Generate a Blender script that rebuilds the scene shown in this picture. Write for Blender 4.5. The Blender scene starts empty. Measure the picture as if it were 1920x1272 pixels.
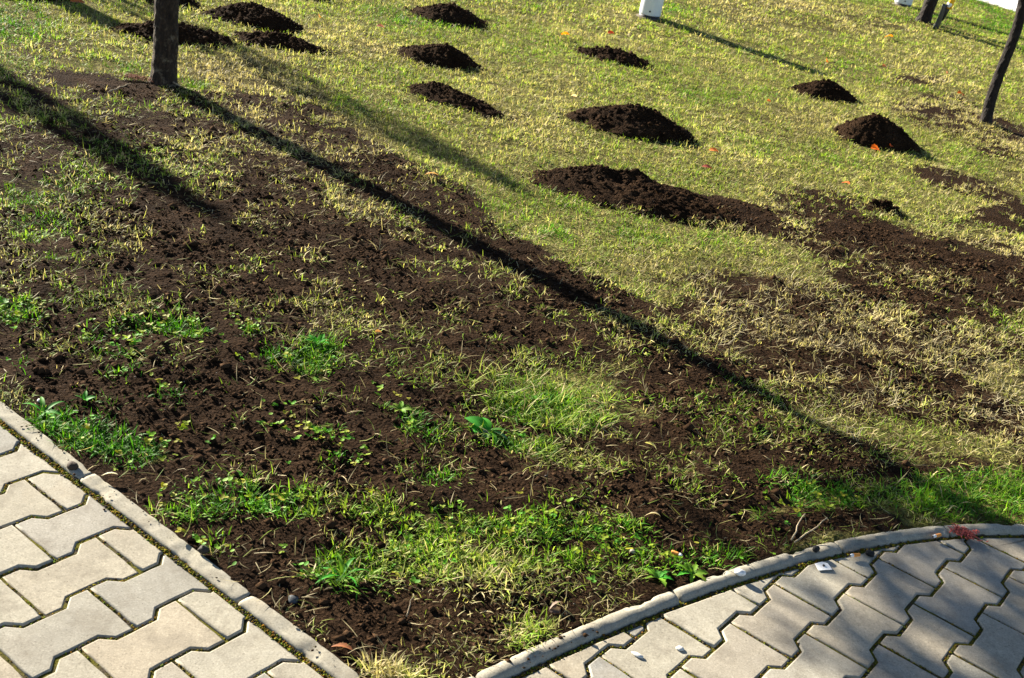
import bpy, bmesh, math, random
import numpy as np
from mathutils import Vector, Matrix

S = bpy.context.scene
COL = S.collection
R = math.radians

# ------------------------------------------------------------------ camera
CAM_H, PITCH, ROLL, LENS = 1.4372, 25.197, 11.297, 40.928
cam_data = bpy.data.cameras.new("camera")
cam_data.sensor_width = 36.0
cam_data.lens = LENS
cam_data.clip_start, cam_data.clip_end = 0.05, 600.0
cam_data.dof.use_dof = True
cam_data.dof.focus_distance = 3.0
cam_data.dof.aperture_fstop = 14.0
cam = bpy.data.objects.new("camera", cam_data)
COL.objects.link(cam)
_p, _r = R(PITCH), R(ROLL)
_fwd = Vector((0, math.cos(_p), -math.sin(_p)))
_right = Vector((1, 0, 0))
_up = _right.cross(_fwd)
_cr = math.cos(_r) * _right + math.sin(_r) * _up
_cu = -math.sin(_r) * _right + math.cos(_r) * _up
cam.matrix_world = Matrix(((_cr.x, _cu.x, -_fwd.x, 0), (_cr.y, _cu.y, -_fwd.y, 0), (_cr.z, _cu.z, -_fwd.z, CAM_H), (0, 0, 0, 1)))
S.camera = cam

# ------------------------------------------------------------------ light: low autumn sun from the back left
SUN_EL, SHADOW_DIR = 21.0, -38.0            # degrees; shadows fall towards this heading
sx, sy = math.cos(R(SHADOW_DIR)), math.sin(R(SHADOW_DIR))
world = bpy.data.worlds.new("World")
S.world = world
world.use_nodes = True
wn = world.node_tree.nodes
sky = wn.new("ShaderNodeTexSky")
sky.sky_type = 'NISHITA'
sky.sun_disc = False
sky.sun_elevation = R(SUN_EL)
sky.sun_rotation = math.atan2(-sx, -sy)
sky.air_density = 0.7
sky.dust_density = 0.2
sky.altitude = 900.0
sky.ozone_density = 0.0
wn["Background"].inputs[1].default_value = 0.05
world.node_tree.links.new(sky.outputs[0], wn["Background"].inputs[0])
sun_data = bpy.data.lights.new("sun", 'SUN')
sun_data.energy = 5.0
sun_data.angle = R(0.7)
sun_data.color = (1.0, 0.91, 0.76)
sun = bpy.data.objects.new("sun", sun_data)
COL.objects.link(sun)
sun.rotation_euler = Vector((sx * math.cos(R(SUN_EL)), sy * math.cos(R(SUN_EL)), -math.sin(R(SUN_EL)))).to_track_quat('-Z', 'Y').to_euler()
sun.location = (-8, 8, 6)
S.view_settings.view_transform = 'Standard'
S.view_settings.look = 'None'
S.view_settings.exposure = 2.15
S.view_settings.gamma = 1.0
S.view_settings.use_curve_mapping = False

# ------------------------------------------------------------------ helpers
rng = np.random.default_rng(7)
random.seed(7)

def _hash(ix, iy, seed):
    h = (ix.astype(np.int64) * 374761393 + iy.astype(np.int64) * 668265263 + seed * 2147483647 + 1013904223) & 0xFFFFFFFF
    h = ((h ^ (h >> 13)) * 1274126177) & 0xFFFFFFFF
    h = ((h ^ (h >> 16)) * 2246822519) & 0xFFFFFFFF
    return ((h ^ (h >> 15)) & 0xFFFFFF) / float(0xFFFFFF)

def vnoise(x, y, seed=0):
    x = np.asarray(x, float); y = np.asarray(y, float)
    ix, iy = np.floor(x), np.floor(y)
    fx, fy = x - ix, y - iy
    fx = fx * fx * (3 - 2 * fx); fy = fy * fy * (3 - 2 * fy)
    a, b = _hash(ix, iy, seed), _hash(ix + 1, iy, seed)
    c, d = _hash(ix, iy + 1, seed), _hash(ix + 1, iy + 1, seed)
    return (a * (1 - fx) + b * fx) * (1 - fy) + (c * (1 - fx) + d * fx) * fy

def fbm(x, y, seed=0, octaves=4, gain=.5):
    s, amp, tot = 0.0, 1.0, 0.0
    for o in range(octaves):
        s = s + amp * vnoise(x * 2 ** o + 17.3 * o, y * 2 ** o - 9.1 * o, seed + o)
        tot += amp; amp *= gain
    return s / tot          # 0..1

def smooth(a, b, x):
    t = np.clip((x - a) / (b - a), 0, 1)
    return t * t * (3 - 2 * t)

def raw_mesh(name, verts, faces_flat, loop_tot, mat=None, smooth_shade=True, color=None, attrs=None):
    """fast mesh from numpy: verts (n,3), flat vertex index list, face sizes"""
    me = bpy.data.meshes.new(name)
    verts = np.asarray(verts, np.float32)
    faces_flat = np.asarray(faces_flat, np.int32); loop_tot = np.asarray(loop_tot, np.int32)
    me.vertices.add(len(verts)); me.vertices.foreach_set("co", verts.ravel())
    me.loops.add(len(faces_flat)); me.loops.foreach_set("vertex_index", faces_flat)
    me.polygons.add(len(loop_tot))
    st = np.zeros(len(loop_tot), np.int32); st[1:] = np.cumsum(loop_tot)[:-1]
    me.polygons.foreach_set("loop_start", st)
    me.update(calc_edges=True)
    me.polygons.foreach_set("use_smooth", np.full(len(loop_tot), bool(smooth_shade)))
    if color is not None:
        ca = me.color_attributes.new("Col", 'FLOAT_COLOR', 'POINT')
        c4 = np.ones((len(verts), 4), np.float32); c4[:, :3] = color
        ca.data.foreach_set("color", c4.ravel())
    for k, v in (attrs or {}).items():
        a = me.attributes.new(k, 'FLOAT', 'POINT'); a.data.foreach_set("value", np.asarray(v, np.float32))
    if mat: me.materials.append(mat)
    return me

def link(name, data, parent=None, loc=None):
    o = bpy.data.objects.new(name, data); COL.objects.link(o)
    if parent: o.parent = parent
    if loc is not None: o.location = loc
    return o

def empty(name, loc=(0, 0, 0), rz=0.0):
    o = link(name, None, None, loc); o.empty_display_size = .05; o.rotation_euler = (0, 0, rz); return o

def tag(o, label, cat, group=None):
    o["label"] = label; o["category"] = cat
    if group: o["group"] = group
    return o

def kind(o, k, label=None, cat=None):
    o["kind"] = k
    if label: o["label"] = label
    if cat: o["category"] = cat
    return o

def grid_faces(nr, nc, wrap=False):
    i = np.arange(nr - 1)[:, None]; j = np.arange(nc if wrap else nc - 1)[None, :]
    j1 = (j + 1) % nc
    f = np.stack([i * nc + j + 0 * j1, i * nc + j1, (i + 1) * nc + j1, (i + 1) * nc + j + 0 * j1], -1).reshape(-1, 4)
    return f

# ------------------------------------------------------------------ materials
def mat(name):
    m = bpy.data.materials.new(name); m.use_nodes = True
    nt = m.node_tree; return m, nt, nt.nodes["Principled BSDF"]

def N(nt, t, **kw):
    n = nt.nodes.new(t)
    for k, v in kw.items():
        if k.startswith("i_"):
            key = k[2:]; key = int(key) if key.isdigit() else key
            n.inputs[key].default_value = v
        else: setattr(n, k, v)
    return n

def ramp(nt, fac, stops):
    r = nt.nodes.new("ShaderNodeValToRGB")
    while len(r.color_ramp.elements) < len(stops): r.color_ramp.elements.new(.5)
    for e, (p, c) in zip(r.color_ramp.elements, stops): e.position = p; e.color = (*c, 1)
    nt.links.new(fac, r.inputs[0]); return r.outputs[0]

def noise_tex(nt, vec, scale, detail=4, rough=.6):
    n = N(nt, "ShaderNodeTexNoise"); n.inputs["Scale"].default_value = scale; n.inputs["Detail"].default_value = detail; n.inputs["Roughness"].default_value = rough
    nt.links.new(vec, n.inputs["Vector"]); return n.outputs["Fac"]

def mixc(nt, fac, a, b, blend='MIX'):
    m = N(nt, "ShaderNodeMix", data_type='RGBA', blend_type=blend)
    for sock, v in ((m.inputs[0], fac), (m.inputs[6], a), (m.inputs[7], b)):
        if isinstance(v, (int, float)): sock.default_value = v
        elif isinstance(v, tuple): sock.default_value = (*v, 1)
        else: nt.links.new(v, sock)
    return m.outputs[2]

def bump(nt, bsdf, height, strength, dist):
    b = N(nt, "ShaderNodeBump"); b.inputs["Strength"].default_value = strength; b.inputs["Distance"].default_value = dist
    nt.links.new(height, b.inputs["Height"]); nt.links.new(b.outputs[0], bsdf.inputs["Normal"])

def pos_node(nt, kind_='WORLD'):
    if kind_ == 'WORLD': return N(nt, "ShaderNodeNewGeometry").outputs["Position"]
    return N(nt, "ShaderNodeTexCoord").outputs["Object"]

SOIL_D, SOIL_M, SOIL_L = (.008, .0043, .0021), (.024, .0131, .0066), (.068, .040, .022)
def soil_material(name, with_cover=False):
    m, nt, b = mat(name)
    P = pos_node(nt)
    n1 = noise_tex(nt, P, 9, 3); n2 = noise_tex(nt, P, 130, 5, .7)
    a = N(nt, "ShaderNodeMath", operation='MULTIPLY_ADD', i_1=.45, i_2=0.0); nt.links.new(n1, a.inputs[0])
    a2 = N(nt, "ShaderNodeMath", operation='MULTIPLY_ADD', i_1=.6); nt.links.new(n2, a2.inputs[0]); nt.links.new(a.outputs[0], a2.inputs[2])
    c = ramp(nt, a2.outputs[0], [(.36, SOIL_D), (.54, SOIL_M), (.74, SOIL_L)])
    if with_cover:
        at = N(nt, "ShaderNodeAttribute", attribute_name="cover")
        t1 = noise_tex(nt, P, 60, 4); t2 = noise_tex(nt, P, 5, 3)
        thatch = ramp(nt, t1, [(.3, (.055, .045, .018)), (.5, (.18, .155, .06)), (.7, (.36, .31, .15))])
        green = ramp(nt, t1, [(.3, (.035, .038, .009)), (.5, (.14, .155, .03)), (.7, (.27, .28, .07))])
        th = mixc(nt, t2, thatch, green)
        edge = N(nt, "ShaderNodeMath", operation='MULTIPLY_ADD', i_1=.7, i_2=-.35); nt.links.new(noise_tex(nt, P, 25, 4), edge.inputs[0])
        ad = N(nt, "ShaderNodeMath", operation='ADD'); nt.links.new(at.outputs["Fac"], ad.inputs[0]); nt.links.new(edge.outputs[0], ad.inputs[1])
        f = N(nt, "ShaderNodeMapRange", i_1=.72, i_2=1.08); nt.links.new(ad.outputs[0], f.inputs[0])
        c = mixc(nt, f.outputs[0], c, th)
    nt.links.new(c, b.inputs["Base Color"])
    b.inputs["Roughness"].default_value = .95
    b.inputs["Specular IOR Level"].default_value = .03
    v = N(nt, "ShaderNodeTexVoronoi", i_Scale=110.0); nt.links.new(P, v.inputs["Vector"])
    h = N(nt, "ShaderNodeMath", operation='MULTIPLY_ADD', i_1=-.8); nt.links.new(v.outputs["Distance"], h.inputs[0]); nt.links.new(n2, h.inputs[2])
    bump(nt, b, h.outputs[0], 1.0, .012)
    return m
M_GROUND = soil_material("ground_soil", True)
M_SOIL = soil_material("heaped_soil")

def leafy_material(name, transl=.45, rough=.6, spec=.18):
    m, nt, b = mat(name)
    at = N(nt, "ShaderNodeAttribute", attribute_name="Col")
    nt.links.new(at.outputs["Color"], b.inputs["Base Color"])
    b.inputs["Roughness"].default_value = rough; b.inputs["Specular IOR Level"].default_value = spec
    tr = N(nt, "ShaderNodeBsdfTranslucent"); nt.links.new(mixc(nt, .75, at.outputs["Color"], (1.25, 1.25, .55), 'MULTIPLY'), tr.inputs[0])
    mx = N(nt, "ShaderNodeMixShader", i_0=transl)
    nt.links.new(b.outputs[0], mx.inputs[1]); nt.links.new(tr.outputs[0], mx.inputs[2])
    nt.links.new(mx.outputs[0], nt.nodes["Material Output"].inputs[0])
    return m
M_GRASS = leafy_material("grass_blades")
M_LEAF = leafy_material("leaf_tissue", .4, .6, .2)

def plain(name, col, rough=.7, spec=.3, var=.25, scale=60, metal=0.0, bstr=.0, bdist=.002):
    m, nt, b = mat(name)
    P = pos_node(nt, 'OBJECT')
    n = noise_tex(nt, P, scale, 4)
    lo = tuple(max(0, c * (1 - var)) for c in col); hi = tuple(min(1, c * (1 + var)) for c in col)
    nt.links.new(ramp(nt, n, [(.3, lo), (.7, hi)]), b.inputs["Base Color"])
    b.inputs["Roughness"].default_value = rough; b.inputs["Specular IOR Level"].default_value = spec; b.inputs["Metallic"].default_value = metal
    if bstr: bump(nt, b, n, bstr, bdist)
    return m

def concrete(name, tint_var=True, base=(.322, .300, .248)):
    m, nt, b = mat(name)
    P = pos_node(nt)
    oi = N(nt, "ShaderNodeObjectInfo")
    tint = ramp(nt, oi.outputs["Random"], [(0, (.235, .23, .215)), (.22, (.345, .322, .268)), (.6, base), (.85, (.345, .302, .238)), (1, (.245, .25, .245))]) if tint_var else None
    big = noise_tex(nt, P, 7, 5, .65); fine = noise_tex(nt, P, 260, 3, .75); mid = noise_tex(nt, P, 45, 5, .7)
    c = mixc(nt, .85, tint if tint_var else base, ramp(nt, big, [(.3, (.78, .77, .74)), (.65, (1.06, 1.05, 1.0))]), 'MULTIPLY')
    c = mixc(nt, .8, c, ramp(nt, mid, [(.3, (.84, .83, .80)), (.7, (1.08, 1.08, 1.08))]), 'MULTIPLY')
    c = mixc(nt, .9, c, ramp(nt, fine, [(.28, (.42, .40, .37)), (.42, (.90, .90, .89)), (.58, (1.02, 1.02, 1.02)), (.72, (1.5, 1.5, 1.47))]), 'MULTIPLY')
    v = N(nt, "ShaderNodeTexVoronoi", i_Scale=75.0); nt.links.new(P, v.inputs["Vector"])
    spots = ramp(nt, v.outputs["Distance"], [(.05, (.32, .30, .27)), (.10, (1, 1, 1))])
    sel = N(nt, "ShaderNodeSeparateColor"); nt.links.new(v.outputs["Color"], sel.inputs[0])
    gate = N(nt, "ShaderNodeMath", operation='GREATER_THAN', i_1=.86); nt.links.new(sel.outputs[0], gate.inputs[0])
    c = mixc(nt, gate.outputs[0], c, mixc(nt, 1.0, c, spots, 'MULTIPLY'))
    st = noise_tex(nt, P, 3.3, 4, .6)                      # ochre weathering stain
    c = mixc(nt, ramp(nt, st, [(.58, (0, 0, 0)), (.75, (.35, .35, .35))]), c, (.42, .33, .22))
    wz = noise_tex(nt, P, 11, 6, .75)                     # trodden earth and algae
    c = mixc(nt, ramp(nt, wz, [(.49, (0, 0, 0)), (.70, (.62, .62, .62))]), c, (.14, .12, .09))
    nt.links.new(c, b.inputs["Base Color"])
    b.inputs["Roughness"].default_value = .92; b.inputs["Specular IOR Level"].default_value = .2
    h = N(nt, "ShaderNodeMath", operation='MULTIPLY_ADD', i_1=.5); nt.links.new(fine, h.inputs[0]); nt.links.new(mid, h.inputs[2])
    bump(nt, b, h.outputs[0], .4, .0016)
    return m
M_PAVER = concrete("paver_concrete")
M_KERB = concrete("kerb_concrete", False, (.308, .290, .243))

def bed_material():
    m, nt, b = mat("joint_bed")
    P = pos_node(nt)
    n = noise_tex(nt, P, 22, 4); n2 = noise_tex(nt, P, 300, 4, .7)
    moss = ramp(nt, n2, [(.3, (.04, .042, .005)), (.55, (.115, .105, .011)), (.75, (.19, .17, .02))])
    dirt = ramp(nt, n2, [(.3, (.03, .022, .014)), (.6, (.085, .068, .045)), (.75, (.17, .15, .11))])
    nt.links.new(mixc(nt, ramp(nt, n, [(.36, (0, 0, 0)), (.56, (1, 1, 1))]), dirt, moss), b.inputs["Base Color"])
    b.inputs["Roughness"].default_value = 1.0; b.inputs["Specular IOR Level"].default_value = .1
    bump(nt, b, n2, 1.0, .006)
    return m
M_BED = bed_material()

def attr_material(name, rough=.95, spec=.03, bump_scale=500, bdist=.003):
    m, nt, b = mat(name)
    at = N(nt, "ShaderNodeAttribute", attribute_name="Col")
    P = pos_node(nt); n = noise_tex(nt, P, bump_scale, 4, .7)
    nt.links.new(mixc(nt, .8, at.outputs["Color"], ramp(nt, n, [(.3, (.6, .6, .6)), (.7, (1.3, 1.3, 1.3))]), 'MULTIPLY'), b.inputs["Base Color"])
    b.inputs["Roughness"].default_value = rough; b.inputs["Specular IOR Level"].default_value = spec
    bump(nt, b, n, .8, bdist)
    return m
M_CRUMB = attr_material("soil_crumb")
M_MOSS = attr_material("moss_cushion", 1.0, .1, 700, .003)

def bark_material(name, dark, mid, light, patch):
    m, nt, b = mat(name)
    tc = N(nt, "ShaderNodeTexCoord"); mp = N(nt, "ShaderNodeMapping"); mp.inputs["Scale"].default_value = (1, 1, .35)
    nt.links.new(tc.outputs["Object"], mp.inputs[0])
    n = noise_tex(nt, mp.outputs[0], 70, 6, .7); p = noise_tex(nt, tc.outputs["Object"], 26, 4, .65)
    c = ramp(nt, n, [(.32, dark), (.5, mid), (.7, light)])
    c = mixc(nt, ramp(nt, p, [(.55, (0, 0, 0)), (.66, (.75, .75, .75))]), c, patch)
    nt.links.new(c, b.inputs["Base Color"]); b.inputs["Roughness"].default_value = .85; b.inputs["Specular IOR Level"].default_value = .3
    bump(nt, b, n, 1.0, .012)
    return m
M_BARK = bark_material("bark_lichen", (.006, .0035, .002), (.028, .0165, .009), (.075, .046, .027), (.16, .125, .08))
M_BARK2 = bark_material("bark_dark", (.005, .0035, .003), (.013, .008, .006), (.035, .023, .017), (.03, .022, .017))

# ------------------------------------------------------------------ survey of the ground cover
# ground cover, laid out in metres on the ground: grass cover, greenness and weeds inside each patch
# (0, cover, green, weeds, soft edge, outline)  or  (1, cover, green, weeds, centre x, y, half axis x, y, other half axis x, y)
PATCHES = [
 (1, None, 0.6, None, -0.736, 8.557, 0.747, 0.951, 0.103, -0.864),
 (1, None, 0.8, None, 0.859, 9.596, 0.277, 0.322, -0.035, -0.674),
 (1, None, 0.85, None, -2.656, 5.492, 0.117, 0.136, 0.117, -0.243),
 (1, 0.9, 0.25, None, -1.211, 6.279, 0.215, 0.22, 0.164, -0.742),
 (1, 0.85, 0.12, None, 1.96, 11.188, 1.017, 1.213, -0.144, -1.069),
 (1, 0.8, 0.12, None, 2.931, 11.856, 0.834, 0.959, -0.182, -0.879),
 (1, None, 0.5, None, 1.719, 8.837, 0.939, 0.922, -0.082, -0.574),
 (1, None, 0.4, None, 0.904, 7.36, 0.509, 0.462, -0.024, -0.33),
 (1, 0.9, 0.22, None, 1.176, 6.516, 0.468, 0.368, -0.062, -0.528),
 (1, None, 0.3, None, -0.158, 6.411, 0.338, 0.307, 0.035, -0.513),
 (1, 0.93, 0.28, None, -0.195, 5.142, 0.322, 0.241, 0.031, -0.346),
 (1, None, 0.5, None, 0.932, 5.315, 0.435, 0.293, -0.023, -0.229),
 (1, None, 0.45, None, 4.061, 13.515, 1.04, 1.226, -0.335, -1.279),
 (1, None, 0.8, None, 4.607, 13.43, 0.362, 0.406, -0.232, -0.763),
 (1, 0.85, 0.5, None, -2.3, 5.061, 0.182, 0.185, 0.115, -0.252),
 (1, 0.7, 0.05, None, -2.265, 5.028, 0.083, 0.083, 0.045, -0.1),
 (1, 0.95, 0.85, None, -2.527, 5.274, 0.099, 0.109, 0.087, -0.181),
 (1, 0.85, 0.2, None, -1.444, 5.472, 0.306, 0.289, 0.097, -0.338),
 (1, 0.8, 0.04, None, -1.224, 5.004, 0.369, -0.081, 0.066, -0.336),
 (1, 0.85, 0.05, None, -0.906, 4.869, 0.178, -0.133, 0.018, -0.195),
 (1, None, 0.45, None, 0.071, 9.029, 0.278, 0.336, 0.012, -0.482),
 (1, 0.95, 0.6, None, -0.9, 5.062, 0.158, -0.122, 0.01, -0.117),
 (1, 0.35, 0.06, None, 2.574, 7.682, 0.373, -0.024, -0.17, -0.547),
 (1, 0.4, 0.1, None, 2.753, 7.221, 0.259, 0.191, -0.123, -0.399),
 (1, 0.55, 0.15, None, 2.562, 8.18, 0.285, 0.24, -0.061, -0.241),
 (1, 0.6, 0.2, None, 2.575, 8.87, 0.257, 0.233, -0.044, -0.186),
 (0, 0.22, 0.2, None, 0.037, [(1.902, 6.084), (1.896, 5.898), (2.128, 5.8), (2.283, 5.525), (2.394, 5.648), (2.434, 5.847), (2.271, 6.158), (2.018, 6.269)]),
 (1, 0.2, 0.2, None, 2.214, 5.517, 0.193, 0.117, -0.078, -0.255),
 (1, 0.85, 0.3, None, 2.072, 5.094, 0.177, 0.102, -0.047, -0.153),
 (1, 0.85, 0.15, None, 2.526, 6.394, 0.151, 0.102, -0.12, -0.384),
 (0, 0.28, 0.4, None, 0.061, [(-2.383, 4.471), (-1.991, 4.834), (-1.691, 4.841), (-1.446, 4.952), (-1.14, 5.06), (-0.741, 4.638), (-0.324, 4.357), (-0.152, 3.924), (0.032, 3.783), (0.261, 3.63), (0.455, 3.457), (0.603, 3.321), (0.82, 3.054), (0.986, 2.93), (1.142, 2.814), (1.244, 2.756), (0.915, 2.544), (0.66, 2.228), (0.361, 1.976), (0.151, 1.761), (-0.053, 1.51), (-0.158, 1.481), (-0.477, 1.792), (-0.76, 1.976), (-1.261, 2.332)]),
 (0, 0.42, 0.32, None, 0.121, [(-2.42, 4.54), (-1.691, 4.841), (-1.13, 5.018), (-0.77, 4.457), (-0.877, 4.024), (-1.266, 3.83), (-1.435, 3.423), (-1.82, 3.398)]),
 (1, 0.9, 0.5, None, -1.97, 5.202, 0.126, 0.124, 0.062, -0.159),
 (1, 0.49, 0.1, None, -2.024, 4.7, 0.147, 0.133, 0.045, -0.104),
 (1, 1, 0.95, None, -1.579, 4.994, 0.041, 0.036, 0.028, -0.082),
 (1, 0.9, 0.8, None, -1.93, 5.003, 0.061, 0.058, 0.033, -0.083),
 (1, 0.7, 0.1, None, -1.24, 4.737, 0.111, 0.09, 0.043, -0.15),
 (1, 0.53, 0.45, None, -1.558, 4.482, 0.152, 0.122, 0.069, -0.191),
 (1, 0.45, 0.35, None, -1.253, 4.342, 0.155, 0.116, 0.05, -0.161),
 (1, 0.41, 0.45, None, -1.642, 4.05, 0.107, 0.08, 0.047, -0.114),
 (1, 0.45, 0.35, None, -1.666, 3.751, 0.142, 0.1, 0.049, -0.11),
 (1, 0.41, 0.5, None, -0.948, 4.656, 0.167, -0.079, 0.021, -0.161),
 (1, 0.49, 0.3, None, -0.954, 4.327, 0.129, -0.025, 0.022, -0.13),
 (0, 0.2, 0.1, None, 0.019, [(-1.939, 4.634), (-1.883, 4.568), (-1.646, 4.646), (-1.645, 4.739), (-1.7, 4.81), (-1.943, 4.727)]),
 (1, 0.2, 0.2, None, -1.059, 4.106, 0.101, 0.07, 0.024, -0.082),
 (0, 0.1, 0.25, None, 0.059, [(-1.382, 3.298), (-1.204, 3.655), (-0.98, 3.829), (-0.666, 3.788), (-0.435, 3.758), (-0.215, 3.645), (-0.34, 3.405), (-0.376, 3.127), (-0.655, 2.911), (-0.985, 2.859), (-1.243, 3.048)]),
 (0, 0.06, 0.3, None, 0.062, [(-0.713, 4.497), (-0.459, 4.41), (-0.281, 4.182), (-0.152, 3.924), (0.032, 3.783), (0.261, 3.63), (0.455, 3.457), (0.365, 3.269), (0.058, 3.388), (-0.155, 3.602), (-0.4, 3.778), (-0.608, 4.07)]),
 (0, 0.7, 0.15, None, 0.023, [(-0.724, 3.865), (-0.674, 3.775), (-0.558, 3.76), (-0.524, 3.851), (-0.573, 3.944), (-0.694, 3.96)]),
 (1, 0.41, 0.3, None, -0.774, 4.094, 0.07, 0.047, 0.016, -0.07),
 (1, 0.25, 0.2, None, -0.496, 4.245, 0.075, 0.049, 0.018, -0.112),
 (0, 0.2, 0.2, None, 0.015, [(-0.788, 4.641), (-0.76, 4.558), (-0.55, 4.362), (-0.522, 4.407), (-0.545, 4.485), (-0.761, 4.691)]),
 (0, 0.62, 0.38, None, 0.024, [(-0.392, 3.345), (-0.335, 3.296), (-0.204, 3.409), (-0.039, 3.429), (0.005, 3.529), (-0.041, 3.614), (-0.224, 3.589), (-0.371, 3.459)]),
 (1, 0.29, 0.15, None, -0.654, 3.424, 0.107, 0.06, 0.014, -0.06),
 (1, 0.41, 0.2, None, -0.819, 2.905, 0.078, 0.039, 0.015, -0.046),
 (1, 0.33, 0.1, None, -1.167, 3.136, 0.053, 0.03, 0.014, -0.037),
 (1, 0.75, 0.72, None, -1.585, 3.413, 0.106, 0.068, 0.056, -0.12),
 (1, 0.72, 0.75, None, -1.434, 3.123, 0.095, 0.055, 0.051, -0.111),
 (1, 0.75, 0.7, None, -1.331, 2.999, 0.05, 0.028, 0.019, -0.041),
 (1, 0.7, 0.85, 0.6, -1.268, 2.612, 0.067, 0.033, 0.053, -0.111),
 (1, 0.37, 0.6, None, -1.179, 2.725, 0.071, 0.035, 0.039, -0.089),
 (1, 0.7, 0.75, None, -1.156, 2.379, 0.042, 0.019, 0.025, -0.053),
 (0, 0.55, 0.85, 0.7, 0.015, [(-1.072, 2.567), (-1.027, 2.538), (-0.888, 2.635), (-0.675, 2.718), (-0.661, 2.781), (-0.704, 2.821), (-0.924, 2.732), (-1.069, 2.628)]),
 (1, 0.53, 0.88, 0.8, -0.929, 2.527, 0.069, 0.031, 0.018, -0.047),
 (1, 0.49, 0.85, 0.7, -0.739, 2.695, 0.075, 0.035, 0.018, -0.058),
 (1, 0.49, 0.5, None, -0.69, 2.822, 0.039, 0.019, 0.013, -0.044),
 (0, 0.03, 0.6, None, 0.024, [(-1.15, 2.338), (-0.95, 2.442), (-0.768, 2.449), (-0.6, 2.464), (-0.607, 2.313), (-0.698, 2.213), (-0.835, 2.159), (-1.024, 2.205)]),
 (1, 0.29, 0.9, 0.9, -0.787, 2.357, 0.056, 0.024, 0.01, -0.028),
 (1, 0.53, 0.9, 0.6, -0.606, 2.627, 0.056, 0.025, 0.016, -0.056),
 (1, 0.85, 0.75, 0.4, -0.48, 2.654, 0.051, 0.023, 0.031, -0.128),
 (1, 0.49, 1, 1, -0.51, 2.751, 0.033, 0.015, 0.009, -0.036),
 (1, 0.29, 0.9, 0.8, -0.907, 2.417, 0.033, 0.015, 0.01, -0.024),
 (1, 0.49, 0.18, None, -0.482, 2.96, 0.153, 0.074, 0.024, -0.108),
 (1, 0.34, 0.3, None, -0.173, 3.073, 0.209, 0.1, 0.019, -0.144),
 (1, 0.37, 0.4, None, -0.263, 2.75, 0.121, 0.054, 0.02, -0.12),
 (1, 0.41, 0.4, None, -0.073, 3.323, 0.097, 0.049, 0.006, -0.057),
 (0, 0.9, 0.92, 0.35, 0.014, [(-1.004, 2.175), (-0.964, 2.121), (-0.846, 2.073), (-0.686, 2.055), (-0.661, 2.098), (-0.7, 2.143), (-0.86, 2.161), (-0.975, 2.211)]),
 (0, 0.45, 0.8, 0.5, 0.01, [(-0.71, 2.181), (-0.681, 2.149), (-0.572, 2.145), (-0.554, 2.179), (-0.582, 2.211), (-0.693, 2.215)]),
 (1, 0.25, 0.8, 0.6, -0.662, 2.29, 0.055, 0.022, 0.01, -0.032),
 (1, 0.2, 0.7, 0.4, -0.451, 2.352, 0.104, 0.042, 0.024, -0.094),
 (0, 0.5, 0.7, 0.6, 0.012, [(-0.758, 2.022), (-0.731, 1.973), (-0.604, 1.9), (-0.414, 1.782), (-0.311, 1.763), (-0.284, 1.793), (-0.31, 1.827), (-0.406, 1.846), (-0.595, 1.968), (-0.726, 2.045)]),
 (1, 0.41, 0.85, 0.5, -0.501, 2.01, 0.092, 0.033, 0.017, -0.055),
 (1, 0.7, 0.9, 0.3, -0.393, 2.028, 0.052, 0.019, 0.015, -0.056),
 (1, 0.28, 0.7, 0.5, -0.372, 2.234, 0.09, 0.035, 0.015, -0.065),
 (1, 0.95, 0.48, None, 0.157, 2.792, 0.215, 0.092, 0.008, -0.16),
 (1, 1, 0.75, None, 0.145, 2.707, 0.126, 0.053, 0.004, -0.082),
 (1, 0.9, 0.8, None, 0.079, 2.621, 0.081, 0.033, 0.004, -0.056),
 (1, 0.75, 0.3, None, 0.316, 3.006, 0.062, 0.028, 0, -0.076),
 (1, 0.8, 0.35, None, 0.331, 2.739, 0.101, 0.042, -0, -0.066),
 (1, 0.49, 1, 0.8, -0.224, 2.511, 0.079, -0.051, -0.007, -0.07),
 (1, 0.33, 0.8, 0.5, -0.155, 2.417, 0.037, 0.015, 0.007, -0.049),
 (1, 0.75, 0.75, None, -0.103, 2.242, 0.07, 0.026, 0.006, -0.044),
 (1, 0.29, 0.7, None, -0.29, 2.442, 0.061, 0.025, 0.01, -0.05),
 (1, 0.85, 0.8, None, 0.077, 2.47, 0.077, 0.03, 0.004, -0.051),
 (1, 0.75, 0.42, None, 0.198, 2.452, 0.117, 0.045, 0.002, -0.06),
 (1, 0.7, 0.35, None, 0.233, 2.599, 0.082, 0.033, 0.001, -0.049),
 (1, 0.7, 0.25, None, 0.11, 2.369, 0.088, 0.033, 0.003, -0.038),
 (1, 0.25, 0.3, None, 0.343, 2.587, 0.055, 0.022, -0, -0.027),
 (1, 0.49, 0.4, None, 0.198, 3.29, 0.083, 0.04, 0.002, -0.081),
 (1, 0.7, 0.35, None, 0.299, 3.18, 0.049, 0.023, 0, -0.076),
 (1, 0.49, 0.3, None, 0.013, 2.905, 0.087, 0.039, 0.006, -0.066),
 (1, 0.41, 0.5, None, -0.053, 2.684, 0.081, 0.035, 0.01, -0.087),
 (0, 0.66, 0.82, 0.3, 0.037, [(-0.342, 1.836), (-0.207, 1.955), (-0.04, 2.132), (0.12, 2.222), (0.316, 2.194), (0.483, 2.148), (0.431, 2.044), (0.225, 2.005), (0.031, 1.914), (-0.17, 1.823), (-0.288, 1.786)]),
 (1, 0.82, 0.76, None, -0.051, 2.047, 0.132, 0.045, 0.008, -0.057),
 (1, 0.75, 0.62, None, 0.025, 1.977, 0.119, 0.04, 0.005, -0.043),
 (1, 0.9, 0.95, 0.2, -0.243, 1.869, 0.06, 0.02, 0.009, -0.043),
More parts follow.
